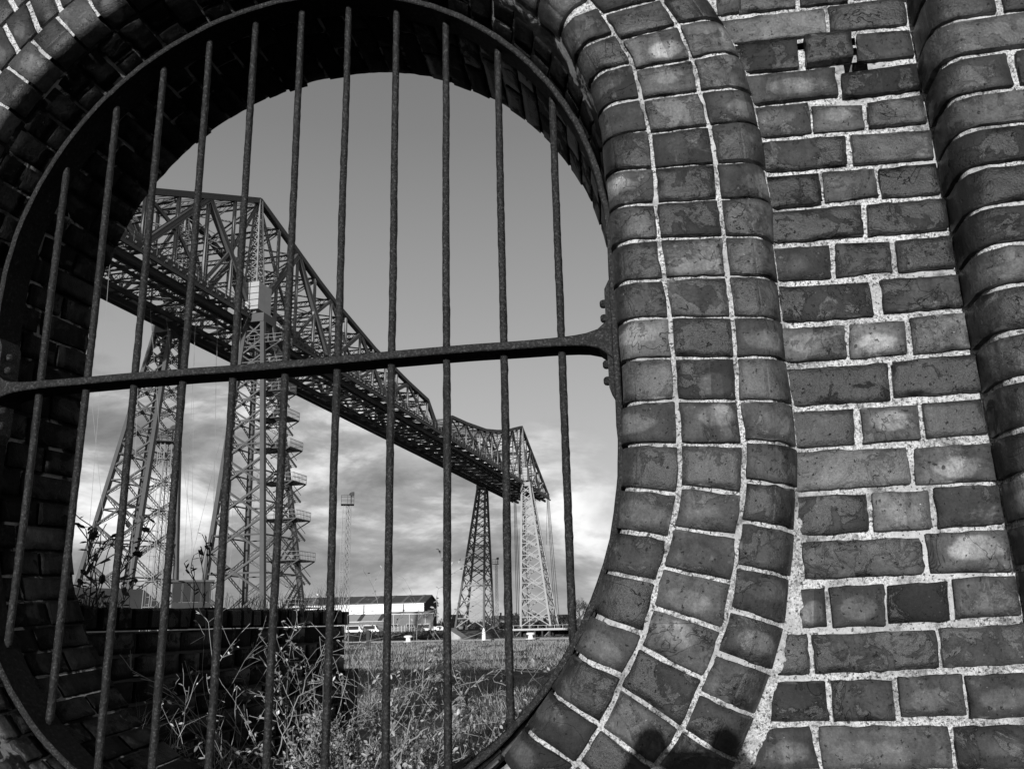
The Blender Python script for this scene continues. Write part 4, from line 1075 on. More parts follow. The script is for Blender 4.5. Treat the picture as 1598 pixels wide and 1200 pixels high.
# houses and yards further back
def house(x, w, h, d, label, roofm=M_ROOF, wallm=M_BR2, chim=True):
    p = at(x, 970, d); p.z = -1; q = at(x+5, 970, d); e_ = frame_at('house', p, math.atan2(q.y-p.y, q.x-p.x), label, 'house')
    mb = MB(); mb.box(-w/2, w/2, 0, 7, 0, h*.6); part(mb, 'wall', wallm, e_)
    mb = MB(); mb.add([(-w/2-.3, -.3, h*.6), (w/2+.3, -.3, h*.6), (w/2+.3, 7.3, h*.6), (-w/2-.3, 7.3, h*.6), (-w/2, 3.5, h), (w/2, 3.5, h)], [(0, 1, 5, 4), (2, 3, 4, 5), (1, 2, 5), (3, 0, 4), (0, 3, 2, 1)]); rf = part(mb, 'roof', roofm, e_)
    if chim: mb = MB(); mb.box(-w/4, -w/4+.8, 3.1, 3.9, h-.4, h+1.1); part(mb, 'chimney', wallm, rf)
    for q in range(3): mb = MB(); mb.box(-w/2+1+q*w/3, -w/2+1+q*w/3+1.2, -.05, -.01, 1, 2.3); w_ = part(mb, 'window', M_GLASS, e_)
house(708, 7, 5.2, 330, 'small dark-roofed house between the warehouse and the far tower'); house(722, 5, 4.0, 345, 'tiny house just left of the far tower foot')
house(790, 10, 4.6, 350, 'low house seen between the two far tower legs'); house(874, 12, 4.4, 335, 'low flat house right of the far tower')
# bare winter trees and scrub
M_TWIG = plain('bare twigs', .055, .9, .4, 3); M_SCRUB = plain('winter scrub', .06, .9, .5, .8)
def bare_tree(x, d, h, rw_, label, seed, dens=1.0):
    r_ = random.Random(seed); p = at(x, 970, d); p.z = -1; e_ = empty('bare_tree', tuple(p)); tag(e_, label, 'tree', 'bare trees on the far bank')
    tr = MB(); cr = MB()
    tr.tube([(0, 0, 0), (.05, 0, h*.25), (.0, .1, h*.42)], [h*.035, h*.026, h*.02], 6)
    def br_(p, dr, ln, w, dep):
        q = p+dr*ln; m_ = (tr if dep == 0 else cr); m_.bar(p, q, w)
        if dep >= 4: return
        for k in range(3 if dep < 3 else 4):
            nd = (dr+Vector((r_.gauss(0, .55), r_.gauss(0, .55), r_.gauss(.10, .38)))).normalized(); br_(p.lerp(q, r_.uniform(.55, 1)), nd, ln*r_.uniform(.6, .85), max(w*.62, .035), dep+1)
    for k in range(int(6*dens)):
        a = 2*math.pi*k/6+r_.random(); br_(Vector((0, 0, h*r_.uniform(.2, .4))), Vector((math.cos(a)*rw_, math.sin(a)*rw_, .75)).normalized(), h*.22, h*.014, 0)
    tr.build('trunk', M_TWIG, e_); cr.build('crown', M_TWIG, e_)
bare_tree(905, 300, 10.5, .8, 'round-crowned bare tree standing alone right of the far tower', 3, 1.5)
for i, (x, d, h, l) in enumerate(((762, 360, 6, 'bare tree behind the far left tower leg'), (800, 380, 8, 'bare tree seen between the far tower legs'), (808, 370, 6.5, 'smaller bare tree close left of the far right tower leg'),
        (835, 370, 7, 'bare tree behind the far right tower leg'), (885, 330, 5, 'low bare tree just left of the round-crowned tree'), (928, 290, 6.5, 'bare tree at the brick edge right of the round-crowned tree'), (940, 300, 7, 'bare tree furthest right behind the brick edge'), (692, 350, 5, 'bare tree peeping past the warehouse corner'))):
    bare_tree(x, d, h, 1.0, l, 20+i, 1)
def scrub(name, p0, p1, h, n, seed, mat, w=.25, dz=-1.0, dep=5):
    """mass of crossing short stems and clumps"""
    r_ = np.random.default_rng(seed); V = []; Fs = []
    for k in range(n):
        f = r_.random(); p = p0.lerp(p1, f); hh = h*(.45+.55*abs(noise.noise(Vector((f*18, seed, 0)))*2))*r_.random()**.5
        x, y, z_ = p.x+r_.normal(0, .6), p.y+r_.random()*dep, dz+hh*r_.random(); s_ = w*(.5+r_.random())
        d1 = Vector(r_.normal(0, 1, 3)).normalized()*s_; d2 = Vector(r_.normal(0, 1, 3)).normalized()*s_*.6
        c_ = Vector((x, y, max(z_, dz))); b = len(V); V += [tuple(c_+d1), tuple(c_+d2), tuple(c_-d1*.6)]; Fs.append((b, b+1, b+2))
    me = bpy.data.meshes.new(name); me.from_pydata(V, [], Fs); me.update(); return stuff(link(name, me, mat))
o = scrub('bank_scrub', at(480, 980, 268), at(700, 980, 266), 1.4, 5000, 1, M_SCRUB, .45, -1.6, 4); tag(o, 'rough vegetation along the far waterline below the sheds', 'scrub')
o = scrub('hedge', at(690, 980, 340), at(960, 980, 300), 4.2, 9000, 2, M_SCRUB, .6, -1.0, 9); tag(o, 'dark hedge and scrub along the skyline behind the far tower', 'hedge')
o = scrub('hedge', at(885, 980, 262), at(955, 980, 250), 2.6, 2500, 4, M_SCRUB, .4, -1.2, 6); tag(o, 'dark scrub at the right end of the far bank', 'hedge')

# ---- lattice light masts
def light_mast(x, ybase, ytop, d, label, ladder=True, seed=0):
    p = at(x, ybase, d); top = at(x, ytop, d); zb = p.z; H = top.z-(-.05 if d < 150 else -1); zb = -.05 if d < 150 else -1.0; p.z = zb; q = at(x+4, ybase, d)
    e_ = frame_at('light_mast', p, math.atan2(q.y-p.y, q.x-p.x), label, 'mast', 'lattice light masts by the river')
    s_ = .17 if d < 50 else .22 if d < 100 else .55
    mb = MB(); cs = [(-s_, -s_*.6), (s_, -s_*.6), (0, s_)]
    for cx_, cy_ in cs: mb.tube([(cx_, cy_, 0), (cx_*.75, cy_*.75, H)], .028*s_/.24, 5)
    part(mb, 'mast_leg', M_GALV, e_) if False else None
    n = int(H/(s_*2.2))
    for k in range(n):
        z0, z1 = H*k/n, H*(k+1)/n
        for i in range(3):
            a, b = cs[i], cs[(i+1) % 3]; f0 = 1-.25*k/n
            mb.bar((a[0]*f0, a[1]*f0, z0), (b[0]*f0, b[1]*f0, z1), (.016 if d < 50 else .026)*s_/.24); mb.bar((a[0]*f0, a[1]*f0, z0), (b[0]*f0, b[1]*f0, z0), .02*s_/.24)
    part(mb, 'lattice_shaft', M_POST, e_)
    k = s_/.24; mb = MB(); mb.box(-.62*k, .42*k, -.5*k, .5*k, H, H+.05*k); part(mb, 'platform', M_DARKST, e_)
    mb = MB()
    for zz in (.35, .72):
        for a, b in (((-.6, -.48), (.4, -.48)), ((.4, -.48), (.4, .48)), ((.4, .48), (-.6, .48)), ((-.6, .48), (-.6, -.48))): mb.bar((a[0]*k, a[1]*k, H+zz*k), (b[0]*k, b[1]*k, H+zz*k), .03*k)
    for a in ((-.6, -.48), (-.1, -.48), (.4, -.48), (.4, .48), (-.1, .48), (-.6, .48)): mb.bar((a[0]*k, a[1]*k, H), (a[0]*k, a[1]*k, H+.74*k), .03*k)
    part(mb, 'railing', M_DARKST, e_)
    mb = MB(); mb.bar((.18*k, 0, H), (.18*k, 0, H+.75*k), .1*k); mb.tube([(.02*k, -.1*k, H+.85*k), (.14*k, -.1*k, H+.85*k), (.32*k, -.12*k, H+.87*k), (.42*k, -.12*k, H+.87*k)], [.06*k, .15*k, .17*k, .16*k], 10); part(mb, 'lamp_head', M_DARKST, e_)
    if ladder:
        mb = MB(); lx = -.48*k
        for dx in (-.07, .07): mb.tube([(lx+dx, -.1, 0), (lx+dx+.12, -.1, H)], .016*k, 5)
        for z_ in np.arange(.3, H, .28): mb.bar((lx-.07+.12*z_/H, -.1, z_), (lx+.07+.12*z_/H, -.1, z_), .014)
        for z_ in np.arange(1.5, H-.3, .95): mb.bar((lx-.17+.12*z_/H, -.25, z_), (lx+.3, -.1, z_), .022); mb.bar((lx-.17+.12*z_/H, -.25, z_), (lx+.15, -.25, z_), .022)
        mb.bar((lx-.15, -.28, 1.5), (lx-.03, -.28, H-.3), .018)
        part(mb, 'caged_ladder', M_PALE, e_)
light_mast(240, 975, 690, 37, 'nearer lattice mast with pale caged ladder and lamp before the left tower leg', True)
light_mast(539, 985, 788, 65, 'slim lattice mast with a railed platform and lamp over the warehouse', True)
light_mast(776, 975, 880, 320, 'distant slim mast beside the far left tower leg', False)
# ---- left: dark shed roof, small cabin behind the low wall
e_ = frame_at('dark_shed', (*at(110, 960, 80).xy, 0), math.atan2((at(250, 960, 84)-at(110, 960, 80)).y, (at(250, 960, 84)-at(110, 960, 80)).x), 'dark shed with a low roof behind the left tower leg', 'shed')
mb = MB(); mb.box(-4, 8.5, 0, 8, 0, 2.8); part(mb, 'wall', M_WOOD, e_)
mb = MB(); mb.add([(-4.3, -.4, 2.75), (8.9, -.4, 2.75), (8.0, 3, 5.0), (-4.3, 3, 5.2), (8.9, 8, 2.8), (-4.3, 8, 2.8)], [(0, 1, 2, 3), (3, 2, 4, 5), (1, 4, 2), (0, 3, 5), (0, 5, 4, 1)]); part(mb, 'roof', M_ROOF, e_)
e_ = frame_at('cabin', (*at(266, 960, 70).xy, 0), math.atan2((at(318, 960, 70)-at(266, 960, 70)).y, (at(318, 960, 70)-at(266, 960, 70)).x), 'small flat-roofed cabin with windows between the near tower legs', 'cabin')
mb = MB(); mb.box(0, 2.7, 0, 2.4, 0, 3.4); part(mb, 'wall', M_WOOD, e_)
mb = MB(); mb.box(-.2, 2.9, -.2, 2.6, 4.85, 5.0); part(mb, 'roof', M_ROOF, e_)
for q in range(5): mb = MB(); mb.box(-.02+q*.66, .06+q*.66, 0, .08, 3.4, 4.85); part(mb, 'window_post', M_WOOD, e_)
for q in range(4): mb = MB(); mb.box(.07+q*.66, .63+q*.66, .03, .05, 3.42, 4.84); part(mb, 'pane', M_GLASS, e_)
# ---- bollards and posts on the near quay
def bollard(x, y, d, label):
    p = at(x, y, d); p.z = .12; e_ = frame_at('bollard', p, 0, label, 'bollard', 'white mooring bollards on the near quay')
    mb = MB(); mb.tube([(0, 0, 0), (0, 0, .04), (0, 0, .06)], [.42, .42, .24], 16); part(mb, 'base', M_WHITE, e_)
    mb = MB(); mb.tube([(0, 0, .05), (0, 0, .3), (0, 0, .36), (0, 0, .46), (0, 0, .52)], [.2, .17, .34, .36, .2], 16); part(mb, 'head', M_WHITE, e_)
bollard(637, 1000, 73.9, 'white mooring bollard left on the near quay edge'); bollard(828, 996, 73.9, 'white mooring bollard right on the near quay edge')
p = at(755, 996, 73.8); mb = MB(); mb.tube([(0, 0, 0), (0, 0, .55), (0, 0, .8), (0, 0, .95)], [.16, .15, .1, .03], 10); tag(mb.build('marker_post', M_WHITE, None, (p.x, p.y, .12)), 'short white pointed marker post on the near quay edge', 'post')
p = at(575, 1000, 60); mb = MB(); mb.box(-.12, .12, -.1, .1, 0, 1.15); mb.box(-.14, .14, -.12, .12, 1.15, 1.2); tag(mb.build('timber_post', M_WOOD, None, (p.x, p.y, 0)), 'dark square timber post in the grass near the river', 'post')

# ------------------------------------------------------------------ low wall behind the opening
XL = -1.578
lw = empty('low_wall', (XL, 1.4, 0)); tag(lw, 'low dark brick wall with upright coping running back from the opening', 'wall'); LO = Vector((XL, 1.4, 0))
mb = MB(); mb.box(-.33, -.008, -.94, .955, 0, 1.592); mb.build('core', M_WOOD, lw)
def lbrick(y0, y1, z0, z1, end=False):
    def S(a, b): return Vector((XL, y0+(y1-y0)*a, z0+(z1-z0)*b)), Vector((1, 0, 0))
    o = add_brick(lw, S, nu=3, nv=3, depth=.05, mat=M_BRICK_SHADE, proud=rnd.uniform(-.003, .005), rag=.003, edge=.004); o.location = Vector(o.location)-LO  # this side runs along the sun, its shade is in the brick colour
for k in range(23):
    z1 = 1.590-.0665*k; z0 = z1-.058; y = .46 if k % 2 else .46-.11
    if z0 < .02: break
    while y < 2.34:
        w_ = (.218 if (k % 4 != 1) else .106); y1 = min(y+w_, 2.365)
        if y1 > .5: lbrick(max(y, .456), y1, z0, z1)
        y = y1+.009
y = .46
while y < 2.33:
    y1 = y+.068
    mb = MB(); j = rnd.uniform(-.006, .006)
    V = []
    mb.box(-.31+j, .012+j, 0, y1-y, 0, .062+rnd.uniform(-.004, .004)); me = mb.mesh('coping_brick')
    bm_ = bmesh.new(); bm_.from_mesh(me); bmesh.ops.bevel(bm_, geom=bm_.edges[:], offset=.006, segments=1, affect='EDGES')
    for v in bm_.verts: v.co += Vector((n3(v.co+Vector((y*9, 0, 0)), 30)*.004, n3(v.co+Vector((0, y*9, 0)), 30, 2)*.003, n3(v.co+Vector((0, 0, y*9)), 30, 3)*.004))
    bm_.to_mesh(me); bm_.free(); link('coping_brick', me, M_BRICK_SHADE, lw, Vector((XL, y, 1.598))-LO); y = y1+.009
# lower step at its end
mb = MB(); mb.box(-.33, .004, 0, .16, 0, 1.40); mb.build('end_block', M_BRICK_SHADE, lw, Vector((XL, 2.37, 0))-LO)

# ------------------------------------------------------------------ grass and weeds
def veg_mat(name, v, var=.5, rough=.8):
    m = MT(name, rough, .2); g = m.n('ShaderNodeNewGeometry'); rp_ = g.outputs['Random Per Island']
    m.col(m.math('MULTIPLY', m.math('MULTIPLY_ADD', rp_, 2*var, 1-var), v)); return m.m
M_GRASS = veg_mat('dry grass', .25, .85); M_STEM = veg_mat('pale dead stems', .24, .5); M_LEAF = veg_mat('small leaves', .22, .85, .4); M_DLEAF = veg_mat('dark leaves', .05, .6, .45); M_DEAD = veg_mat('dead leaves', .45, .6)
rg = np.random.default_rng(11)
def blades(name, P, h, w, mat, lean=.35, z0=None, parent=None):
    """P: (n,3) roots; curved tapering blades of three triangles"""
    n = len(P); a = rg.random(n)*2*np.pi; ln = (rg.random(n)**.6)*lean*h*1.6; b = rg.random(n)*2*np.pi
    dx, dy = np.cos(a)*ln, np.sin(a)*ln; wx, wy = np.cos(b)*w/2, np.sin(b)*w/2; Z = np.zeros(n)
    A = P+np.stack([-wx, -wy, Z], 1); B = P+np.stack([wx, wy, Z], 1)
    C_ = P+np.stack([dx*.35-wx*.7, dy*.35-wy*.7, h*.55], 1); D_ = P+np.stack([dx*.35+wx*.7, dy*.35+wy*.7, h*.55], 1); E_ = P+np.stack([dx, dy, h*(1-.25*ln/h)], 1)
    V = np.stack([A, B, C_, D_, E_], 1).reshape(-1, 3); me = bpy.data.meshes.new(name)
    i = np.arange(n)*5; T = np.stack([i, i+1, i+3, i, i+3, i+2, i+2, i+3, i+4], 1).reshape(-1)
    me.vertices.add(len(V)); me.vertices.foreach_set('co', V.ravel().astype(np.float32)); me.loops.add(len(T)); me.loops.foreach_set('vertex_index', T.astype(np.int32))
    me.polygons.add(n*3); me.polygons.foreach_set('loop_start', (np.arange(n*3)*3).astype(np.int32)); me.update(calc_edges=True)
    return link(name, me, mat, parent)
def field(n, d0, d1, pw):
    d = d0+(d1-d0)*rg.random(n)**pw; ang_ = rg.uniform(-.62, .02, n); x = np.sin(ang_)*d; y = np.cos(ang_)*d
    # clumps: keep where a slow pattern says so
    nv = np.array([noise.noise(Vector((xx*.5, yy*.22, 0)))+.6*noise.noise(Vector((xx*1.7, yy*.8, 3))) for xx, yy in zip(x, y)])
    k = nv+rg.normal(0, .16, n) > -.12; return x[k], y[k], d[k], nv[k]
x, y, d, nv = field(110000, 3.0, 73, .8)
h = (.06+.20*rg.random(len(x))**1.5)*(1+.9*nv); w = .003+.00032*d
o = blades('grass', np.stack([x, y, np.zeros(len(x))-.02], 1), np.maximum(h, .03), w, M_GRASS, .75); stuff(o); tag(o, 'rough dry grass covering the ground towards the river', 'grass')
x, y, d, nv = field(3500, 8, 60, .7)
o = blades('tall_grass', np.stack([x, y, np.zeros(len(x))], 1), .2+.25*rg.random(len(x)), .003+.0003*d, M_STEM, .35); stuff(o); tag(o, 'scattered taller pale grass stalks standing above the rough grass', 'grass')

def leaf(mb, p, d, u, s):
    d = d.normalized(); u = (u-d*u.dot(d)).normalized(); w_ = d.cross(u)
    mb.add([p, p+d*s*.35+w_*s*.27+u*s*.05, p+d*s*.75+w_*s*.20+u*s*.06, p+d*s, p+d*s*.75-w_*s*.20+u*s*.06, p+d*s*.35-w_*s*.27+u*s*.05, p+d*s*.5-u*s*.03], [(0, 1, 6), (1, 2, 6), (2, 3, 6), (3, 4, 6), (4, 5, 6), (5, 0, 6)])
def shrub(name, root, h, spread, seed, label, cat, n_main=8, leaves=1.0, stem_r=.004, mat_s=None, mat_l=None, lsize=.016, depth=3, lean=(0, 0, 0), loc_low=None, group=None, leaf_from=0.0, kink=.22):
    r_ = random.Random(seed); e_ = empty(name, tuple(root)); tag(e_, label, cat, group); st_ = MB(); lf = MB()
    def grow(p, dr, ln, r, dep):
        segs = max(3, int(ln/.035)); pts = [p]; dcur = dr.copy()
        for k in range(segs):
            dcur = (dcur+Vector((r_.gauss(0, kink), r_.gauss(0, kink), r_.gauss(.02, kink*.8)))*.55).normalized(); pts.append(pts[-1]+dcur*ln/segs)
        st_.tube(pts, [max(r*(1-.75*i/segs), .0007 if name != 'wall_sprig' else .0015) for i in range(segs+1)], 4 if r < .003 else 5, False)
        for i, q in enumerate(pts[1:], 1):
            if q.z > leaf_from*h and r_.random() < .75*leaves*(1 if dep > 0 else .35):
                for _ in range(1 if leaves < 1.2 else 2 if leaves < 3 else 3): leaf(lf, q, Vector((r_.gauss(0, 1), r_.gauss(0, 1), r_.gauss(.2, .7))), Vector((r_.gauss(0, .5), r_.gauss(-.3, .5), 1)), lsize*r_.uniform(.5, 1.4))
        if dep < depth:
            for k in range(r_.randint(2, 4) if dep else r_.randint(3, 6)):
                i = r_.randint(max(1, int(segs*.35)), segs); nd = (dcur*.8+Vector((r_.gauss(0, .6), r_.gauss(0, .6), r_.gauss(.15, .45)))).normalized()
                grow(pts[i], nd, ln*r_.uniform(.28, .55), r*.6, dep+1)
    for k in range(n_main):
        a = 2*math.pi*k/n_main+r_.random(); sp_ = spread*r_.uniform(.3, 1)
        grow(Vector((r_.gauss(0, .04), r_.gauss(0, .04), 0)), Vector((math.cos(a)*sp_+lean[0], math.sin(a)*sp_+lean[1], 1+lean[2])).normalized(), h*r_.uniform(.6, 1), stem_r*r_.uniform(.7, 1.2), 0)
    st_.build('stems', mat_s or M_STEM, e_)
    if lf.v: lf.build('leaves', mat_l or M_LEAF, e_)
    return e_
M_TWIGL = veg_mat('pale bramble twigs', .24, .6)
# twiggy shrub and hedge plants behind the bars
shrub('bare_shrub', (-1.16, .95, .55), 1.0, .28, 101, 'leaning bundle of bare pale twigs before the low wall', 'shrub', 14, .25, .0034, M_TWIGL, M_DEAD, .014, 3, (-.22, 0, 0), group=None, leaf_from=.3)
for i, (x_, y_, z_, h_, sd_, lb, nl) in enumerate(((-1.06, 1.15, .45, 1.02, 5, 'leafy twiggy shrub in the middle behind the bars', 2.0), (-.95, 1.35, .4, 1.02, 6, 'shrub with pale stems right of the middle shrub', 2.0), (-1.0, .85, .5, .78, 8, 'low dense leafy shrub closest behind the bars', 3.2),
        (-.82, 1.3, .35, .84, 9, 'low tangled shrub at the foot of the opening', 2.0), (-1.3, 1.7, .5, 1.0, 14, 'shrub of thin upright twigs close to the low wall', .8), (-.88, .95, .55, .64, 15, 'short leafy shrub tucked against the inner sill', 3.2), (-1.12, 1.0, .5, .75, 19, 'low leafy shrub left of the short one against the sill', 3.2))):
    shrub('leafy_shrub', (x_, y_, z_), h_, .28, sd_, lb, 'shrub', 9, nl, .0022, M_TWIGL, M_LEAF, .0135, 3, leaf_from=.2)
# long dead canes arching over the grass
def cane(pts, label, seed, r=.0022):
    r_ = random.Random(seed); pts = [Vector(p) for p in pts]; o0 = pts[0]; e_ = empty('dead_cane', tuple(o0)); tag(e_, label, 'bramble cane', 'dead bramble canes over the grass'); mb = MB()
    P = []
    for i in range(len(pts)-1):
        p0 = pts[max(i-1, 0)]; p1 = pts[i]; p2 = pts[i+1]; p3 = pts[min(i+2, len(pts)-1)]
        for k in range(8):
            t_ = k/8; P.append(.5*((2*p1)+(p2-p0)*t_+(2*p0-5*p1+4*p2-p3)*t_*t_+(3*p1-p0-3*p2+p3)*t_**3)+Vector((r_.gauss(0, .0025), r_.gauss(0, .0025), r_.gauss(0, .0025))))
    P.append(pts[-1]); mb.tube([p-o0 for p in P], [r*(1-.7*i/len(P)) for i in range(len(P))], 5, False); mb.build('stem', M_STEM, e_)
    for k in range(9):
        sb = MB()
        if True: pass
        i = r_.randint(3, len(P)-2); q = P[i]; d_ = Vector((r_.gauss(0, 1), r_.gauss(0, .6), r_.gauss(.3, .8))).normalized(); ln = r_.uniform(.05, .22); sb.tube([q-o0, q-o0+d_*ln*.5+Vector((0, 0, .01)), q-o0+d_*ln+Vector((r_.gauss(0, .02), 0, r_.gauss(0, .02)))], [r*.5, r*.4, r*.2], 4, False)
        sb.build('side_twig', M_STEM, e_)
cane([at(540, 1210, 3.0), at(560, 1110, 3.1), at(640, 1075, 3.2), at(720, 1035, 3.3), at(770, 1033, 3.4)], 'dead cane arching high between the middle bars', 1)
cane([at(640, 1205, 3.0), at(700, 1120, 3.0), at(745, 1062, 3.1), at(790, 1042, 3.1), at(850, 1044, 3.2), at(880, 1040, 3.3)], 'dead cane rising to the right in a flat arch', 2)
cane([at(600, 1190, 2.6), at(660, 1140, 2.6), at(720, 1085, 2.7), at(760, 1060, 2.8), at(790, 1075, 2.8), at(750, 1086, 2.9)], 'dead cane that curls back near the right bars', 3)
cane([at(560, 1200, 2.8), at(620, 1165, 2.9), at(700, 1135, 3.0), at(790, 1125, 3.0)], 'low dead cane running almost level', 4)
cane([at(620, 1200, 2.5), at(640, 1130, 2.6), at(650, 1090, 2.6), at(690, 1030, 2.7), at(700, 1000, 2.8)], 'dead cane standing upright before the river', 5)
cane([at(700, 1190, 4.0), at(720, 1100, 4.1), at(700, 1030, 4.2), at(665, 975, 4.4), at(640, 920, 4.6)], 'thin tall cane leaning left across the warehouse', 6, .0016)
cane([at(740, 1180, 4.0), at(800, 1100, 4.1), at(850, 1030, 4.3), at(880, 990, 4.4)], 'thin cane slanting up to the right jamb', 7, .0016)
cane([at(430, 1180, 2.2), at(470, 1080, 2.3), at(500, 1020, 2.4), at(530, 985, 2.4)], 'dead cane curving up past the end of the low wall', 8, .0016)
# tufts in the sill and on the low wall
def tuft(p, n, h, spread, label, mat, w=.0022, lean=.5, group=None):
    P = np.stack([rg.normal(0, spread, n), rg.normal(0, spread, n), np.zeros(n)], 1); o = blades('grass_tuft', P, h*(.5+.5*rg.random(n)), w, mat, lean); o.location = p; stuff(o); tag(o, label, 'grass tuft', group); return o
tuft(Vector((-1.36, .50, 1.28)), 60, .20, .035, 'grass tuft growing in the lower left of the opening', M_STEM, .0018, .8)
tuft(Vector((-1.25, .62, 1.16)), 70, .20, .05, 'grass tuft right of the one in the lower left corner', M_GRASS, .0018, .7)
tuft(Vector((-1.62, 1.95, 1.655)), 120, .12, .06, 'grass tuft on the low wall coping behind the near tower foot', M_DLEAF, .002, .5)
tuft(Vector((-1.62, 1.55, 1.655)), 90, .10, .05, 'grass tuft on the middle of the low wall coping', M_DLEAF, .002, .5)
tuft(Vector((-1.62, 2.28, 1.655)), 90, .19, .035, 'tall thin grass tuft at the far end of the low wall', M_DLEAF, .0016, .55)
tuft(Vector((-1.64, .62, 1.655)), 160, .06, .06, 'mossy tuft on the low wall next to the jamb', M_DLEAF, .002, .9)
shrub('wall_sprig', (-1.66, .78, 1.65), .30, .30, 31, 'dark leafy sprig on the low wall before the left tower foot', 'sprig', 5, 1.0, .0026, M_DLEAF, M_DLEAF, .030, 1, (.05, 0, 0))
shrub('wall_sprig', (-1.66, 1.28, 1.65), .235, .22, 33, 'dark leafy sprig on the low wall between the near tower legs', 'sprig', 4, 1.0, .0022, M_DLEAF, M_DLEAF, .022, 1)
shrub('wall_sprig', (-1.64, .70, 1.62), .11, .7, 35, 'small trailing sprig low on the wall by the jamb', 'sprig', 5, 1.0, .0022, M_DLEAF, M_DLEAF, .022, 1)

# ------------------------------------------------------------------ the photographer, whose raised hands shade the lowest arch bricks
M_SKIN = plain('skin', .35, .6, .1, 6); M_COAT = plain('dark coat', .05, .9, .2, 8); M_HAIR = plain('dark hair', .03, .7, .3, 30); M_TROUSER = plain('dark trousers', .06, .9, .2, 8)
ph = empty('person', (0, -1.86, 0)); tag(ph, 'person in a dark coat just outside the view, arms raised holding a compact camera', 'person')
def skinned(name, nodes_, edges_, mat, sub=1, root=0, parent=ph):
    me = bpy.data.meshes.new(name); me.from_pydata([n[0] for n in nodes_], edges_, []); me.update(); o = link(name, me, mat, parent)
    md = o.modifiers.new('skin', 'SKIN'); sk = me.skin_vertices[0].data if me.skin_vertices else None
    if sk is None:
        bm_ = bmesh.new(); bm_.from_mesh(me); ly = bm_.verts.layers.skin.verify(); bm_.verts.ensure_lookup_table()
        for i, n in enumerate(nodes_): bm_.verts[i][ly].radius = (n[1], n[1]*(n[2] if len(n) > 2 else 1)); bm_.verts[i][ly].use_root = (i == root)
        bm_.to_mesh(me); bm_.free()
    else:
        for i, n in enumerate(nodes_): sk[i].radius = (n[1], n[1]*(n[2] if len(n) > 2 else 1)); sk[i].use_root = (i == root)
    ms = o.modifiers.new('sub', 'SUBSURF'); ms.levels = sub; ms.render_levels = sub; md.use_smooth_shade = True
    return o
N_ = [((0, 0, .84), .125), ((0, .0, 1.0), .12), ((0, .0, 1.15), .135), ((0, .0, 1.26), .09), ((0, .01, 1.34), .05), ((0, .02, 1.42), .075), ((0, .025, 1.50), .088), ((0, .02, 1.575), .05)]
E_ = [(0, 1), (1, 2), (2, 3), (3, 4), (4, 5), (5, 6), (6, 7)]
for sg in (-1, 1):
    b = len(N_); N_ += [((sg*.16, 0, 1.26), .055), ((sg*.27, .06, 1.16), .045), ((sg*.24, .12, 1.30), .038), ((sg*.115, .24, 1.55), .027), ((sg*.075, .27, 1.615), .026)]
    E_ += [(3, b), (b, b+1), (b+1, b+2), (b+2, b+3), (b+3, b+4)]; pm = b+4
    for q, (dx, dz, ln) in enumerate(((0, .028, .034), (-.010, .022, .036), (-.016, .012, .034), (-.02, .0, .030), (-.004, -.022, .026))):
        c = len(N_); N_ += [((sg*(.075+dx*.6), .285, 1.622+dz), .0095), ((sg*(.062+dx*.6), .300, 1.628+dz), .0088), ((sg*(.040+dx*.5), .300, 1.628+dz*.9), .0075)]; E_ += [(pm, c), (c, c+1), (c+1, c+2)]
    b = len(N_); N_ += [((sg*.095, 0, .80), .088), ((sg*.11, .01, .48), .058), ((sg*.12, -.02, .10), .042), ((sg*.125, .05, .035), .036), ((sg*.13, .14, .03), .03)]
    E_ += [(0, b), (b, b+1), (b+1, b+2), (b+2, b+3), (b+3, b+4)]
skinned('body', N_, E_, M_SKIN)
C_N = [((0, 0, .80), .15), ((0, 0, 1.0), .145), ((0, 0, 1.16), .155), ((0, 0, 1.27), .10), ((0, .005, 1.31), .07)]; C_E = [(0, 1), (1, 2), (2, 3), (3, 4)]
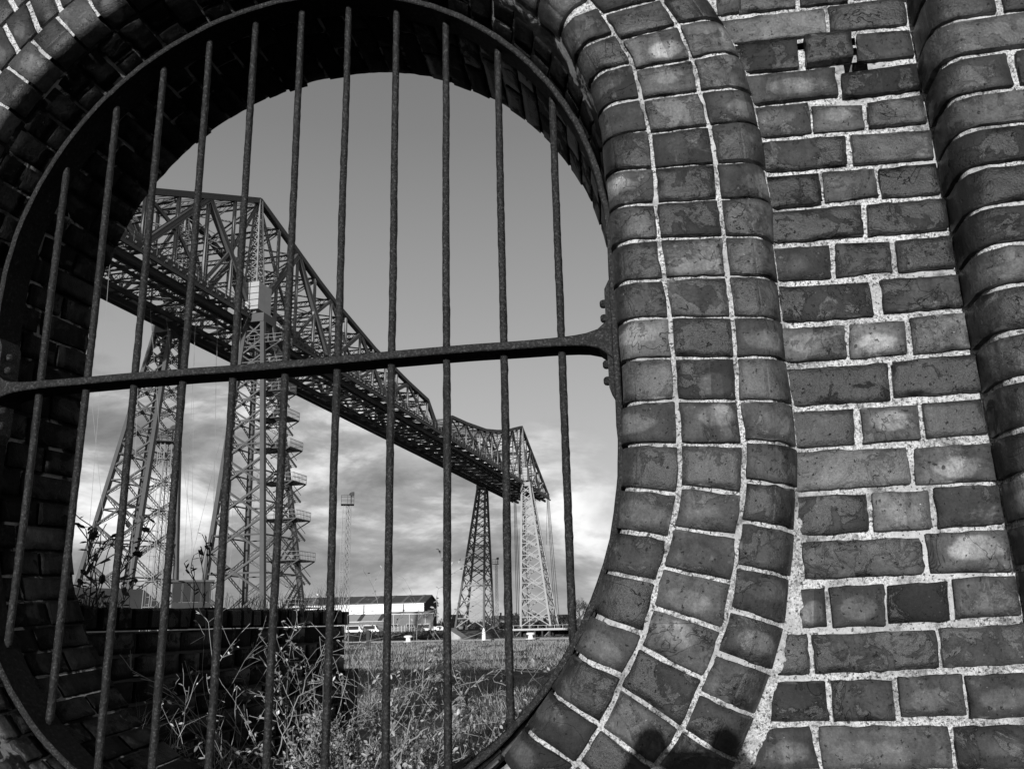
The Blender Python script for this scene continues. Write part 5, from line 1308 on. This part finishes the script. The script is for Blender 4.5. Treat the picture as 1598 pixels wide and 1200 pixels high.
for sg in (-1, 1):
    b = len(C_N); C_N += [((sg*.16, 0, 1.26), .072), ((sg*.27, .06, 1.16), .06), ((sg*.24, .12, 1.30), .052), ((sg*.13, .22, 1.52), .042)]; C_E += [(3, b), (b, b+1), (b+1, b+2), (b+2, b+3)]
skinned('coat', C_N, C_E, M_COAT)
T_N = [((0, 0, .86), .14)]; T_E = []
for sg in (-1, 1):
    b = len(T_N); T_N += [((sg*.095, 0, .78), .10), ((sg*.11, .01, .48), .075), ((sg*.12, -.02, .12), .06)]; T_E += [(0, b), (b, b+1), (b+1, b+2)]
    skinned('shoe', [((sg*.12, -.04, .04), .045), ((sg*.125, .06, .04), .045), ((sg*.13, .17, .03), .034)], [(0, 1), (1, 2)], M_HAIR)
skinned('trousers', T_N, T_E, M_TROUSER)
skinned('hair', [((0, -.02, 1.46), .09), ((0, -.01, 1.535), .098), ((0, .0, 1.59), .05)], [(0, 1), (1, 2)], M_HAIR)
fc = MB(); fc.tube([(0, .105, 1.50), (0, .122, 1.475), (0, .112, 1.462)], [.006, .012, .008], 8); fc.build('nose', M_SKIN, ph, None, True)
for sg in (-1, 1):
    fc = MB(); fc.tube([(sg*.032, .097, 1.508), (sg*.032, .106, 1.508)], [.010, .006], 8); fc.build('eye', M_HAIR, ph)
    fc = MB(); fc.tube([(sg*.086, .015, 1.47), (sg*.093, .01, 1.49), (sg*.09, .005, 1.515)], [.008, .012, .008], 8); fc.build('ear', M_SKIN, ph, None, True)
fc = MB(); fc.tube([(-.022, .100, 1.437), (0, .106, 1.435), (.022, .100, 1.437)], [.003, .006, .003], 8); fc.build('mouth', M_COAT, ph, None, True)
cm = empty('compact_camera', (0, -1.575, 1.6)); tag(cm, 'black compact camera held up between two hands', 'camera')
mb = MB(); mb.box(-.052, .052, -.028, -.002, -.032, .032); mb.build('camera_body', M_WOOD, cm)
mb = MB(); mb.tube([(0, -.002, 0), (0, .016, 0), (0, .022, 0)], [.030, .029, .026], 20, False); mb.build('lens_barrel', M_DARKST, cm)
